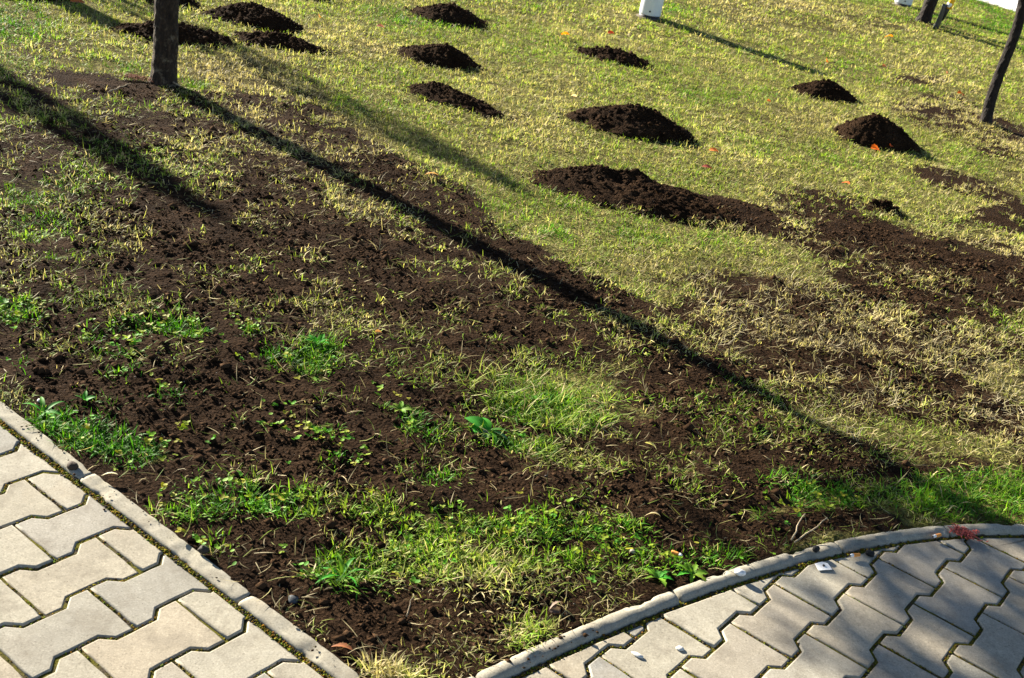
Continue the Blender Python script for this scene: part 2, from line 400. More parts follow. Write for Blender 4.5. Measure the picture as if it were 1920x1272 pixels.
 (1, 0.33, 0.75, 0.4, -0.214, 2.051, 0.097, 0.034, 0.011, -0.057),
 (1, 0.8, 0.7, None, -0.082, 2.097, 0.067, 0.024, 0.006, -0.039),
 (1, 0.25, 0.4, None, 0.069, 2.26, 0.144, 0.053, 0.004, -0.044),
 (1, 0.29, 0.5, None, 0.305, 2.3, 0.151, 0.054, 0, -0.045),
 (1, 0.15, 0.4, None, 0.503, 2.468, 0.163, 0.061, -0.004, -0.076),
 (0, 0.07, 0.4, None, 0.022, [(-0.27, 1.758), (-0.147, 1.814), (0.043, 1.807), (0.11, 1.764), (0.058, 1.673), (-0.037, 1.645), (-0.157, 1.653)]),
 (1, 0.2, 0.3, None, 0.306, 1.959, 0.086, 0.064, 0.007, -0.036),
 (1, 0.8, 0.7, None, 0.148, 1.808, 0.051, 0.016, 0.003, -0.041),
 (1, 0.49, 0.6, None, 0.028, 1.672, 0.057, 0.017, 0.004, -0.031),
 (1, 0.95, 0.2, None, -0.108, 1.603, 0.046, 0.013, 0.004, -0.021),
 (1, 0.49, 0.15, None, -0.189, 1.622, 0.036, 0.011, 0.004, -0.019),
 (1, 0.29, 0.5, None, 0.04, 1.84, 0.062, 0.019, 0.004, -0.032),
 (1, 0.51, 0.85, 0.6, 0.519, 2.121, 0.134, 0.082, 0.002, -0.046),
 (1, 0.49, 0.95, 0.5, 0.407, 2.027, 0.046, 0.015, -0.001, -0.026),
 (1, 0.49, 0.65, None, 0.389, 2.178, 0.097, 0.033, -0.001, -0.046),
 (1, 0.7, 0.7, None, 0.293, 2.085, 0.07, 0.023, 0, -0.035),
 (1, 0.49, 0.5, None, 0.267, 2.242, 0.074, 0.026, 0.001, -0.044),
 (1, 0.12, 0.3, None, 0.654, 2.655, 0.132, 0.051, -0.006, -0.057),
 (1, 0.25, 0.3, None, 0.576, 2.736, 0.089, 0.036, -0.005, -0.066),
 (1, 0.75, 0.08, None, 0.735, 2.741, 0.046, 0.018, -0.007, -0.054),
 (1, 0.49, 0.25, None, 0.506, 2.544, 0.056, 0.021, -0.002, -0.037),
 (1, 0.12, 0.3, None, 0.86, 2.707, 0.152, 0.058, -0.012, -0.076),
 (0, 0.34, 0.1, None, 0.07, [(0.473, 3.466), (0.633, 3.752), (0.83, 4.006), (1.11, 4.023), (1.444, 3.849), (1.936, 3.945), (1.567, 2.89), (1.256, 2.802), (1.052, 2.881), (0.822, 3.072), (0.603, 3.321)]),
 (1, 0.68, 0.25, None, 0.585, 3.852, 0.178, 0.094, -0.007, -0.126),
 (1, 0.42, 0.1, None, 0.926, 3.83, 0.143, 0.073, -0.015, -0.114),
 (1, 0.2, 0.2, None, 1.224, 3.982, 0.24, 0.122, -0.028, -0.144),
 (1, 0.28, 0.25, None, 1.483, 3.917, 0.244, 0.118, -0.041, -0.162),
 (1, 0.4, 0.05, None, 0.938, 3.65, 0.118, 0.057, -0.012, -0.086),
 (0, 0.12, 0.15, None, 0.027, [(1.086, 3.37), (1.105, 3.273), (1.271, 3.254), (1.471, 3.303), (1.561, 3.417), (1.539, 3.503), (1.336, 3.451), (1.17, 3.473)]),
 (1, 0.3, 0.1, None, 1.025, 3.52, 0.116, 0.054, -0.014, -0.081),
 (1, 0.42, 0.08, None, 1.182, 3.594, 0.12, 0.056, -0.025, -0.121),
 (1, 0.4, 0.5, None, 1.386, 4.013, 0.134, 0.067, -0.018, -0.079),
 (1, 0.35, 0.4, None, 1.752, 4.249, 0.147, 0.074, -0.025, -0.087),
 (1, 0.3, 0.15, None, 1.536, 3.63, 0.125, 0.057, -0.021, -0.076),
 (1, 0.85, 0.12, None, 1.593, 3.462, 0.121, 0.052, -0.068, -0.219),
 (1, 0.42, 0.08, None, 1.407, 3.234, 0.15, 0.063, -0.02, -0.07),
 (1, 0.8, 0.12, None, 0.943, 2.945, 0.164, -0.005, -0.025, -0.096),
 (1, 0.6, 0.06, None, 1.023, 3.124, 0.105, 0.044, -0.011, -0.059),
 (1, 0.5, 0.08, None, 0.841, 3.203, 0.105, 0.046, -0.011, -0.085),
 (1, 0.6, 0.07, None, 0.728, 3.381, 0.108, 0.05, -0.011, -0.11),
 (0, 0.9, 0.42, None, 0.026, [(1.017, 2.957), (1.042, 2.875), (1.208, 2.881), (1.415, 2.874), (1.506, 2.967), (1.495, 3.057), (1.275, 3.065), (1.098, 3.057)]),
 (1, 0.8, 0.45, None, 1.15, 2.847, 0.131, 0.051, -0.018, -0.076),
 (0, 0.04, 0.2, None, 0.045, [(0.285, 4.57), (0.346, 4.403), (0.67, 4.436), (0.996, 4.469), (1.246, 4.428), (1.373, 4.617), (1.355, 4.816), (1.08, 4.863), (0.723, 4.823), (0.374, 4.785)]),
 (0, 0.14, 0.3, None, 0.093, [(1.068, 5.075), (1.386, 5.083), (1.637, 4.91), (2.077, 4.958), (2.258, 4.862), (1.996, 4.115), (1.699, 4.068), (1.253, 3.945), (1.129, 4.139), (1.003, 4.415)]),
 (0, 0.25, 0.35, None, 0.022, [(1.118, 5.154), (1.138, 5.075), (1.396, 5.16), (1.456, 5.273), (1.44, 5.359), (1.172, 5.267)]),
 (1, 0.75, 0.25, None, 1.267, 4.442, 0.063, 0.035, -0.015, -0.08),
 (1, 0.1, 0.2, None, 1.525, 5.17, 0.074, 0.045, -0.018, -0.087),
 (1, 0.75, 0.5, None, 1.911, 5.216, 0.238, 0.142, -0.038, -0.142),
 (1, 0.7, 0.3, None, 1.909, 4.864, 0.223, 0.126, -0.027, -0.094),
 (1, 0.6, 0.4, None, 1.078, 4.338, 0.093, 0.051, -0.014, -0.09),
 (1, 0.45, 0.4, None, 1.168, 4.771, 0.152, 0.091, -0.014, -0.091),
 (1, 0.95, 0.4, None, 0.855, 4.216, 0.22, 0.122, -0.019, -0.171),
 (1, 1, 0.75, None, 0.672, 4.287, 0.088, 0.05, -0.006, -0.088),
 (1, 1, 0.75, None, 0.079, 3.975, 0.046, 0.027, 0.006, -0.111),
 (1, 0.9, 0.35, None, 1.011, 4.159, 0.133, 0.072, -0.015, -0.108),
 (1, 1, 0.5, None, 0.255, 4.165, 0.162, 0.096, 0.001, -0.096),
 (1, 0.95, 0.2, None, 0.452, 3.883, 0.176, 0.096, -0.003, -0.096),
 (0, 0.8, 0.8, 0.3, 0.014, [(0.59, 2.31), (0.626, 2.296), (0.766, 2.411), (0.907, 2.484), (0.948, 2.548), (0.918, 2.578), (0.765, 2.497), (0.616, 2.371)]),
 (1, 0.9, 0.85, 0.3, 0.829, 2.513, 0.1, 0.036, -0.009, -0.057),
 (0, 0.85, 0.74, None, 0.028, [(1.063, 2.662), (1.252, 2.786), (1.567, 2.89), (1.477, 2.633), (1.176, 2.504), (1.068, 2.502)]),
 (1, 0.22, 0.6, None, 0.88, 2.424, 0.126, 0.044, -0.008, -0.044),
 (1, 0.75, 0.5, None, 1.052, 2.671, 0.139, 0.052, -0.011, -0.052),
 (1, 0.9, 0.5, None, 1.414, 2.833, 0.101, 0.038, -0.014, -0.044),
 (1, 0.3, 0.6, 0.3, 0.637, 2.242, 0.078, 0.053, 0, -0.029),
 (1, 0.2, 0.4, None, 0.707, 2.308, 0.053, 0.018, -0.003, -0.023),
]

def _paint(x0, x1, y0, y1, st):
    X, Y = np.meshgrid(np.arange(x0, x1, st), np.arange(y0, y1, st))
    M = np.stack([np.full(X.shape, .96), np.full(X.shape, .44), np.zeros(X.shape)])
    for op in PATCHES:
        if op[0] == 1:
            cx, cy, ux, uy, vx, vy = op[4:]; det = ux * vy - uy * vx
            p, q = ((X - cx) * vy - (Y - cy) * vx) / det, ((Y - cy) * ux - (X - cx) * uy) / det
            m = np.clip((1.35 - np.sqrt(p * p + q * q)) / .7, 0, 1)
        else:
            f, P = op[4], np.array(op[5]); d = np.full(X.shape, 1e9); ins = np.zeros(X.shape, bool)
            for a, b in zip(P, np.roll(P, -1, 0)):
                e = b - a; wx, wy = X - a[0], Y - a[1]
                t = np.clip((wx * e[0] + wy * e[1]) / (e @ e + 1e-12), 0, 1); d = np.minimum(d, np.hypot(wx - e[0] * t, wy - e[1] * t))
                ins ^= ((a[1] <= Y) != (b[1] <= Y)) & (X < a[0] + (Y - a[1]) / (b[1] - a[1] + 1e-12) * e[0])
            m = np.clip(.5 - np.where(ins, -d, d) / (2 * f), 0, 1)
        for k in range(3):
            if op[1 + k] is not None: M[k] = M[k] * (1 - m) + op[1 + k] * m
    return M, x0, y0, st
_NEAR, _FAR = _paint(-2.0, 2.2, 1.2, 5.4, .03), _paint(-4.2, 6.6, 4.6, 14.0, .08)
def _lookup(s, x, y):
    a, x0, y0, st = s
    u = np.clip((x - x0) / st, 0, a.shape[2] - 1.001); v = np.clip((y - y0) / st, 0, a.shape[1] - 1.001)
    j, i = u.astype(int), v.astype(int); fu, fv = u - j, v - i
    return a[:, i, j] * (1 - fv) * (1 - fu) + a[:, i + 1, j] * fv * (1 - fu) + a[:, i, j + 1] * (1 - fv) * fu + a[:, i + 1, j + 1] * fv * fu
def survey(x, y):
    """grass cover, greenness, weeds at ground points"""
    x = np.asarray(x, float); y = np.asarray(y, float)
    xw = x + .05 * (fbm(x * 6, y * 6, 31, 3) - .5); yw = y + .05 * (fbm(x * 6, y * 6, 37, 3) - .5)
    n, f = _lookup(_NEAR, xw, yw), _lookup(_FAR, xw, yw)
    k = smooth(4.7, 5.3, y) + smooth(1.9, 2.15, x) + smooth(1.75, 1.95, -x) * smooth(4.3, 4.7, y)
    k = np.clip(k, 0, 1) * (y > 4.6) + 0.0
    return n * (1 - k) + f * k

# ------------------------------------------------------------------ layout of paving and kerbs
TH = R(56.447)
O2 = np.array([-.5987, 1.8555]); E2 = np.array([math.cos(TH), math.sin(TH)]); E1 = np.array([math.sin(TH), -math.cos(TH)])
PL, PW = .2, .12253                      # paver length and row pitch
KL0, KL1 = -.023, .016                   # left kerb: paver side and lawn side, measured along E2
_kx = np.array([.035, .107, .202, .305, .418, .563, .668, .821, .937, 1.099, 1.251, 1.36])
_ky = np.array([1.62, 1.68, 1.784, 1.889, 1.994, 2.106, 2.2, 2.315, 2.387, 2.466, 2.53, 2.576]) - .024
_kc = np.polyfit(_kx, _ky, 3)
def kerb_y(x):
    x = np.asarray(x, float); xc = np.clip(x, -.12, 1.36)
    d = np.polyval(np.polyder(_kc), xc)
    return np.polyval(_kc, xc) + d * (x - xc)
def kerb_slope(x):
    return np.polyval(np.polyder(_kc), np.clip(x, -.12, 1.36))
def sd_left(x, y): return (x - O2[0]) * E2[0] + (y - O2[1]) * E2[1] - (KL0 + KL1) / 2
def sd_right(x, y): return (y - kerb_y(x)) / np.sqrt(1 + kerb_slope(x) ** 2)
def lawn_sd(x, y): return np.minimum(sd_left(x, y), sd_right(x, y))

# view wedge of the ground, used only to decide how densely to plant
_FR = [(-2.86, 5.80), (6.03, 17.1), (1.158, 1.943), (-.706, 1.408)]
def wedge(x, y):
    d = np.full(np.shape(x), -1e9)
    for a, b in zip(_FR, _FR[1:] + _FR[:1]):
        ex, ey = b[0] - a[0], b[1] - a[1]; L = math.hypot(ex, ey)
        d = np.maximum(d, -((x - a[0]) * ey - (y - a[1]) * ex) / L)
    return d

def ground_z(x, y, cover=None):
    x = np.asarray(x, float); y = np.asarray(y, float)
    if cover is None: cover = survey(x, y)[0]
    z = .022 * (fbm(x * 1.3, y * 1.3, 3, 2) - .5) + .016 * (fbm(x * 7, y * 7, 5, 3) - .5)
    soil = 1 - smooth(.3, .8, cover)
    z += soil * (.014 * (fbm(x * 22, y * 22, 8, 4, .6) - .35) + .006 + .012 * (fbm(x * 48, y * 48, 14, 2, .6) - .5))
    sd = lawn_sd(x, y)
    z = z * smooth(.0, .25, sd) + smooth(.15, .02, sd) * (.010 * (fbm(x * 30, y * 30, 12, 3) - .2)) 
    return np.where(sd > 0.004, z, -.07)

# ------------------------------------------------------------------ ground sheet
def axis(lo, hi, dense_lo, dense_hi, step, grow):
    c = list(np.arange(dense_lo, dense_hi + 1e-9, step))
    s = step
    while c[-1] < hi: s = min(s * grow, 25); c.append(c[-1] + s)
    s = step
    while c[0] > lo: s = min(s * grow, 25); c.insert(0, c[0] - s)
    return np.array(c)
gx_ = axis(-160, 160, -1.5, 1.7, .0135, 1.06)
gy_ = axis(-120, 200, 1.40, 4.7, .0135, 1.03)
GX, GY = np.meshgrid(gx_, gy_)
cov, grn, wee = survey(GX, GY)
GZ = ground_z(GX, GY, cov)
f = grid_faces(len(gy_), len(gx_))
me = raw_mesh("ground", np.stack([GX, GY, GZ], -1).reshape(-1, 3), f.ravel(), np.full(len(f), 4), M_GROUND, True, attrs={"cover": cov.ravel()})
kind(link("ground", me), "structure", "dark soil ground of the park lawn strewn with fresh earth")

# ------------------------------------------------------------------ far pale path
def flat_strip(name, pts, z, thick, m):
    bm = bmesh.new(); vs = [bm.verts.new((x, y, z)) for x, y in pts]; fc = bm.faces.new(vs)
    r = bmesh.ops.extrude_face_region(bm, geom=[fc]); bmesh.ops.translate(bm, verts=[v for v in r["geom"] if isinstance(v, bmesh.types.BMVert)], vec=(0, 0, -thick))
    bmesh.ops.recalc_face_normals(bm, faces=bm.faces)
    me = bpy.data.meshes.new(name); bm.to_mesh(me); bm.free(); me.materials.append(m); return me
M_PATH = plain("path_concrete", (.60, .60, .60), .85, .3, .12, 30)
kind(link("path", flat_strip("path", [(4.20, 16.75), (4.95, 15.78), (5.42, 15.08), (9.2, 9.4), (10.1, 10.0), (6.35, 15.9), (5.62, 17.0), (4.9, 18.0)], .045, .12, M_PATH)), "structure", "pale concrete path crossing the far end of the lawn")

# ------------------------------------------------------------------ pavement
def in_pavement(x, y): return not (sd_left(x, y) > 0 and sd_right(x, y) > 0)
def latt(a, b): return O2 + a * E2 + b * E1
bx = np.arange(-2.2, 2.7, .016); by = np.arange(.7, 3.25, .016)
BX, BY = np.meshgrid(bx, by)
BZ = -.0036 + .004 * (fbm(BX * 28, BY * 28, 41, 4, .6) - .5)
BZ = np.where(lawn_sd(BX, BY) > .012, -.09, BZ)
f = grid_faces(len(by), len(bx))
me = raw_mesh("pavement", np.stack([BX, BY, BZ], -1).reshape(-1, 3), f.ravel(), np.full(len(f), 4), M_BED)
pavement = kind(link("pavement", me), "structure", "paved footway of interlocking concrete blocks with mossy joints")

HW, HN, T0, T1 = .0721, .0504, .0395, .0605          # half width at the ends and waist, where the waist tapers
def paver_outline(gap=.0031):
    L = PL / 2
    top = [(-L, HW), (-T1, HW), (-T0, HN), (T0, HN), (T1, HW), (L, HW)]
    pts = top + [(x, -y) for x, y in reversed(top)]          # clockwise
    return offset_in(pts[::-1], gap)
def area(p): return .5 * sum(a[0] * b[1] - b[0] * a[1] for a, b in zip(p, p[1:] + p[:1]))
def offset_in(p, g):
    """inset a counter-clockwise outline by g"""
    n = len(p); out = []
    for i in range(n):
        a, b, c = np.array(p[i - 1]), np.array(p[i]), np.array(p[(i + 1) % n])
        d1 = (b - a) / (np.linalg.norm(b - a) + 1e-12); d2 = (c - b) / (np.linalg.norm(c - b) + 1e-12)
        n1 = np.array([-d1[1], d1[0]]); n2 = np.array([-d2[1], d2[0]])
        k = (n1 + n2); k = k / max(.35, 1 + n1 @ n2)
        out.append(tuple(b + g * k))
    return out
def clip(p, nrm, dd):
    out = []
    for a, b in zip(p, p[1:] + p[:1]):
        da, db = a[0] * nrm[0] + a[1] * nrm[1] - dd, b[0] * nrm[0] + b[1] * nrm[1] - dd
        if da <= 0: out.append(a)
        if (da < 0 < db) or (db < 0 < da):
            t = da / (da - db); out.append((a[0] + (b[0] - a[0]) * t, a[1] + (b[1] - a[1]) * t))
    q = []
    for v in out:
        if not q or math.hypot(v[0] - q[-1][0], v[1] - q[-1][1]) > .002: q.append(v)
    if len(q) > 2 and math.hypot(q[0][0] - q[-1][0], q[0][1] - q[-1][1]) < .002: q.pop()
    return q
def block_mesh(name, outline, rnd, cham=.0033, depth=.06):
    bm = bmesh.new()
    # split long edges and wobble slightly so that no edge is ruler straight
    pts = []
    for a, b in zip(outline, outline[1:] + outline[:1]):
        L = math.hypot(b[0] - a[0], b[1] - a[1]); k = max(1, int(L / .022))
        for i in range(k):
            t = i / k; w = .0007 if 0 < i else .0003
            pts.append((a[0] + (b[0] - a[0]) * t + rnd.uniform(-w, w), a[1] + (b[1] - a[1]) * t + rnd.uniform(-w, w)))
    n = len(pts)
    def ring(p, z): return [bm.verts.new((x, y, z)) for x, y in p]
    i1 = offset_in(pts, cham * .32); i2 = offset_in(pts, cham * rnd.uniform(.95, 1.25))
    r0 = ring(pts, -depth); r1 = ring(pts, -cham * 1.05); r2 = ring(i1, -cham * .35); r3 = ring(i2, 0)
    for A, B in ((r0, r1), (r1, r2), (r2, r3)):
        for i in range(n):
            bm.faces.new((A[i], A[(i + 1) % n], B[(i + 1) % n], B[i])).smooth = True
    bm.faces.new(r3)
    me = bpy.data.meshes.new(name); bm.to_mesh(me); bm.free(); me.materials.append(M_PAVER)
    return me
rnd = random.Random(11)
full = [block_mesh("paver", paver_outline(rnd.uniform(.0026, .0038)), rnd) for _ in range(7)]
base_out = paver_outline(.0031)
ang = math.atan2(E2[1], E2[0])
def rot2(p, c): return [(c[0] + x * math.cos(ang) - y * math.sin(ang), c[1] + x * math.sin(ang) + y * math.cos(ang)) for x, y in p]
for b in range(-13, 22):
    for k in range(-9, 10):
        ac = (k if b % 2 == 0 else k + .5) * PL
        c = latt(ac, b * PW)
        if not (-2.0 < c[0] < 2.45 and .75 < c[1] < 3.15): continue
        if wedge(np.array(c[0]), np.array(c[1])) > .42: continue
        W = rot2(base_out, c)
        ds = [(sd_left(*p), sd_right(*p)) for p in W]
        cutL = any(d[0] > KL0 - (KL0 + KL1) / 2 - .006 for d in ds); cutR = any(d[1] > -.030 for d in ds)
        need = any(min(d) > -.034 for d in ds)
        tilt = (rnd.uniform(-.008, .008), rnd.uniform(-.008, .008)); dz = rnd.uniform(-.0022, .0018)
        if not need:
            o = link("paver", rnd.choice(full), pavement, (c[0], c[1], dz)); o.rotation_euler = (*tilt, ang + (math.pi if rnd.random() < .5 else 0)); continue
        q = W
        # cut along whichever kerb the block runs into
        mL = sd_left(*c); mR = sd_right(*c)
        if mL > .06 and mR > .09: continue
        if abs(mR) < abs(mL) and mL > -.02:
            cx = float(c[0]); s = float(kerb_slope(cx)); nn = np.array([-s, 1]) / math.hypot(s, 1)
            foot = np.array([cx, float(kerb_y(cx))]); q = clip(q, nn, nn @ foot - .031)
        else:
            q = clip(q, E2, E2 @ O2 + KL0 - .011)
        if len(q) < 3 or abs(area(q)) < .00022: continue
        cc = np.mean(np.array(q), 0)
        o = link("paver", block_mesh("paver", [(p[0] - cc[0], p[1] - cc[1]) for p in q], rnd), pavement, (cc[0], cc[1], dz)); o.rotation_euler = (*tilt, 0)

# ------------------------------------------------------------------ kerbs
def sweep_kerb(name, pts, width, top, rnd_r, seed, parent):
    """one kerb stone along a polyline: rounded profile, chipped edges"""
    pts = np.array(pts); n = len(pts); prof = []
    hw = width / 2; m = 5
    prof.append((-hw, -.12)); prof.append((-hw, top - rnd_r * 1.2))
    for i in range(m + 1):
        t = math.pi * (1 - i / m / 2); prof.append((-hw + rnd_r + rnd_r * math.cos(t), top - rnd_r + rnd_r * math.sin(t)))
    prof.append((0, top + .0006))
    for i in range(m + 1):
        t = math.pi / 2 * (1 - i / m); prof.append((hw - rnd_r + rnd_r * math.cos(t), top - rnd_r + rnd_r * math.sin(t)))
    prof.append((hw, top - rnd_r * 1.2)); prof.append((hw, -.12))
    prof = np.array(prof); k = len(prof)
    tang = np.gradient(pts, axis=0); tang /= np.linalg.norm(tang, axis=1)[:, None]; nrm = np.stack([-tang[:, 1], tang[:, 0]], 1)
    V = np.zeros((n, k, 3)); V[:, :, :2] = pts[:, None, :] + nrm[:, None, :] * prof[None, :, 0:1]; V[:, :, 2] = prof[None, :, 1]
    s = np.cumsum(np.r_[0, np.linalg.norm(np.diff(pts, axis=0), axis=1)])[:, None]
    u = np.cumsum(np.r_[0, np.linalg.norm(np.diff(prof, axis=0), axis=1)])[None, :]
    nz = fbm(s * 55 + seed * 13, u * 55, seed, 4, .6) - .5; chip = np.clip(fbm(s * 22 + seed * 7, u * 30, seed + 9, 3) - .62, 0, 1)
    upper = (prof[:, 1] > -.03)[None, :]
    V[:, :, 2] += upper * (nz * .0040 - chip * .026); V[:, :, :2] -= (upper * chip * .03)[..., None] * nrm[:, None, :] * np.sign(prof[None, :, 0:1])
    e = min(3, n // 4)                                            # worn ends
    for i in range(e):
        for ii in (i, n - 1 - i): V[ii, :, 2] -= upper[0] * .0012 * (1 - i / e) ** 2
    # broken end line
    for ii, sg in ((0, 1), (n - 1, -1)): V[ii, :, :2] += sg * tang[ii] * (.002 * fbm(u[0] * 60, u[0] * 0, seed + 3 + ii, 3))[:, None]
    f = grid_faces(n, k)[:, ::-1]
    flat = list(f.ravel()); tot = [4] * len(f)
    flat += list(range(k)); tot.append(k); flat += list(range((n - 1) * k, n * k))[::-1]; tot.append(k)
    me = raw_mesh(name, V.reshape(-1, 3), flat, tot, M_KERB)
    return link(name, me, parent)
kerb = kind(empty("kerb"), "structure", "narrow concrete kerb edging between paving and lawn")
kb = .5 * (KL0 + KL1)
jl = [-1.75, -1.25, -.745, -.247, .2525, .585]                        # joints along the straight kerb (metres along E1)
for i, (a, b) in enumerate(zip(jl, jl[1:])):
    t = np.arange(a + .001, b + .001, .008)
    wob = .0025 * (fbm(t * 6, t * 0, 71, 2) - .5)
    P = O2[None] + np.outer(t, E1) + np.outer(kb + wob, E2)
    sweep_kerb("kerb_stone", P, KL1 - KL0, .006, .007, 20 + i, kerb)
jr = [-.125, .060, .437, .832, 1.13, 1.50, 1.95, 2.45]
for i, (a, b) in enumerate(zip(jr, jr[1:])):
    t = np.arange(a + .0012, b + .0005, .0065)
    P = np.stack([t, kerb_y(t)], 1)
    sweep_kerb("kerb_stone", P, .041, .011, .017, 40 + i, kerb)

# moss cushions in the joints
OCT = (np.array([(1, 0, 0), (-1, 0, 0), (0, 1, 0), (0, -1, 0), (0, 0, 1), (0, 0, -1)], float), np.array([(0, 2, 4), (2, 1, 4), (1, 3, 4), (3, 0, 4), (2, 0, 5), (1, 2, 5), (3, 1, 5), (0, 3, 5)]))
ICO = None
def ico():
    global ICO
    if ICO is None:
        bm = bmesh.new(); bmesh.ops.create_icosphere(bm, subdivisions=1, radius=1); bm.verts.ensure_lookup_table()
        ICO = (np.array([v.co[:] for v in bm.verts]), np.array([[v.index for v in fc.verts] for fc in bm.faces])); bm.free()
    return ICO
def blobs(name, C, rad, col, flatten, mtl, jitter=.28, seed=1, shape=None):
    g = np.random.default_rng(seed); V0, F0 = shape or ico(); n = len(C); nv = len(V0)
    sc = rad[:, None, None] * (1 + jitter * g.standard_normal((n, nv, 1)))
    V = V0[None] * sc; th = g.uniform(0, 6.28, n); c, s = np.cos(th), np.sin(th)
    st = g.uniform(.7, 1.35, n)
    x = V[:, :, 0] * st[:, None]; y = V[:, :, 1] / st[:, None]
    V = np.stack([c[:, None] * x - s[:, None] * y, s[:, None] * x + c[:, None] * y, V[:, :, 2] * flatten[:, None]], -1) + C[:, None, :]
    F = (F0[None] + (np.arange(n) * nv)[:, None, None]).reshape(-1, 3)
    colv = np.repeat(col, nv, 0)
    return raw_mesh(name, V.reshape(-1, 3), F.ravel(), np.full(len(F), 3), mtl, True, colv)
mp = []
def joint_pts(a, b, dens):
    L = math.hypot(b[0] - a[0], b[1] - a[1]); n = max(1, int(L * dens)); t = rng.random(n)
    return np.stack([a[0] + (b[0] - a[0]) * t, a[1] + (b[1] - a[1]) * t], 1)
jo = paver_outline(0.0)
for b in range(-13, 22):
    for k in range(-9, 10):
        c = latt((k if b % 2 == 0 else k + .5) * PL, b * PW)
        if wedge(np.array(c[0]), np.array(c[1])) > .15 or not in_pavement(*c): continue
        W = rot2(jo, c)
        for p, q in zip(W, W[1:] + W[:1]): mp.append(joint_pts(p, q, 300))
mp = np.concatenate(mp); mp = mp + rng.normal(0, .0016, mp.shape)
ok = lawn_sd(mp[:, 0], mp[:, 1]) < -.032
pr = smooth(.30, .62, fbm(mp[:, 0] * 9, mp[:, 1] * 9, 51, 3)); mp = mp[ok & (rng.random(len(mp)) < pr * .9 + .05)]
t = rng.uniform(-1.2, .58, 3600); kl = O2[None] + np.outer(t, E1) + np.outer(KL0 - .0062 + rng.normal(0, .0036, 3600), E2)
t = rng.uniform(0, 1.5, 2200); tt = t; nn_ = np.stack([-kerb_slope(tt), np.ones_like(tt)], 1); nn_ /= np.linalg.norm(nn_, axis=1)[:, None]
kr = np.stack([tt, kerb_y(tt)], 1) - nn_ * (.0265 + rng.normal(0, .003, 2200))[:, None]
kr = kr[rng.random(len(kr)) < smooth(1.3, .6, kr[:, 0]) * .8 + .2]
mp = np.concatenate([mp, kl, kr]); n = len(mp)
isk = np.r_[np.zeros(n - len(kl) - len(kr)), np.ones(len(kl) + len(kr))]
mr = rng.uniform(.0012, .0030, n) * (1 + .3 * isk)
mc = np.stack([rng.uniform(.09, .22, n), rng.uniform(.085, .175, n), rng.uniform(.006, .02, n)], 1)
dk = rng.random(n) < .25; mc[dk] = np.stack([rng.uniform(.03, .10, dk.sum())] * 3, 1) * np.array([1, .8, .55])
mz = -.0030 + .0014 * isk + rng.uniform(-.002, .002, n)
kind(link("moss", blobs("moss", np.c_[mp, mz], mr, mc, rng.uniform(.45, .8, n), M_MOSS, .32, 3, OCT)), "stuff", "yellow green moss filling the joints between paving blocks", "moss")

# ------------------------------------------------------------------ mounds of soil
def mound(label, cx, cy, wid, dep, ang_deg, peak, h, seed, rings=54, segs=124, extra=None, group="heaps of dark soil on the lawn", rough=1.0):
    th = np.linspace(0, 2 * math.pi, segs, endpoint=False); t = np.linspace(0, 1, rings) ** .85
    rr = 1 + .16 * (fbm(np.cos(th) * 1.6 + seed, np.sin(th) * 1.6, seed, 3) - .5) * 2 + .05 * (fbm(np.cos(th) * 9 + seed, np.sin(th) * 9, seed + 2, 2) - .5) * 2
    ex, ey = wid / 2 * np.cos(th) * rr, dep / 2 * np.sin(th) * rr
    px, py = peak[0] * wid / 2, peak[1] * dep / 2
    X = px + (ex[None] - px) * t[:, None]; Y = py + (ey[None] - py) * t[:, None]
    tt = t[:, None] + .10 * (fbm(X * 9 + seed, Y * 9, seed + 4, 3) - .5)
    tt = np.clip(np.sqrt(np.clip(tt, 0, 2) ** 2 + .016) - .05, 0, 1.05)
    Z = h * (1 - tt) * (1 + .30 * tt)
    ca, sa = math.cos(R(ang_deg)), math.sin(R(ang_deg))
    if extra is not None: Z = extra(X, Y, Z)
    fade = smooth(1.0, .9, t)[:, None]
    Z = Z + rough * (fade * .7 + .3) * (.016 * (fbm(X * 24 + seed, Y * 24, seed + 6, 3, .6) - .5) + .018 * (fbm(X * 95, Y * 95 + seed, seed + 7, 2, .6) - .5))
    wx, wy = cx + ca * X - sa * Y, cy + sa * X + ca * Y
    gz = ground_z(wx, wy); Z = gz - .004 + Z * 1.0 - .016 * (t[:, None] > .985)
    z0 = float(ground_z(np.array([cx]), np.array([cy]))[0])
    f = grid_faces(rings, segs, True)
    me = raw_mesh("soil_mound", np.stack([wx - cx, wy - cy, Z - z0], -1).reshape(-1, 3), f.ravel(), np.full(len(f), 4), M_SOIL)
    o = tag(link("soil_mound", me, None, (cx, cy, z0)), label, "soil heap", group)
    MOUNDS.append((cx, cy, wid, dep, ang_deg))
    k = int(420 * wid); i = rng.integers(2, rings - 2, k); j = rng.integers(0, segs, k); r = np.clip(np.exp(rng.normal(-5.5, .55, k)), .002, .017)
    C = np.stack([wx[i, j] - cx, wy[i, j] - cy, Z[i, j] - z0 + r * .3], 1); col = np.array([.028, .0152, .0078])[None] * rng.uniform(.5, 1.5, (k, 1))
    kind(link("crumbs", blobs("crumbs", C, r, col, rng.uniform(.6, .95, k), M_CRUMB, .2, seed), o), "stuff")
    return o
MOUNDS = []
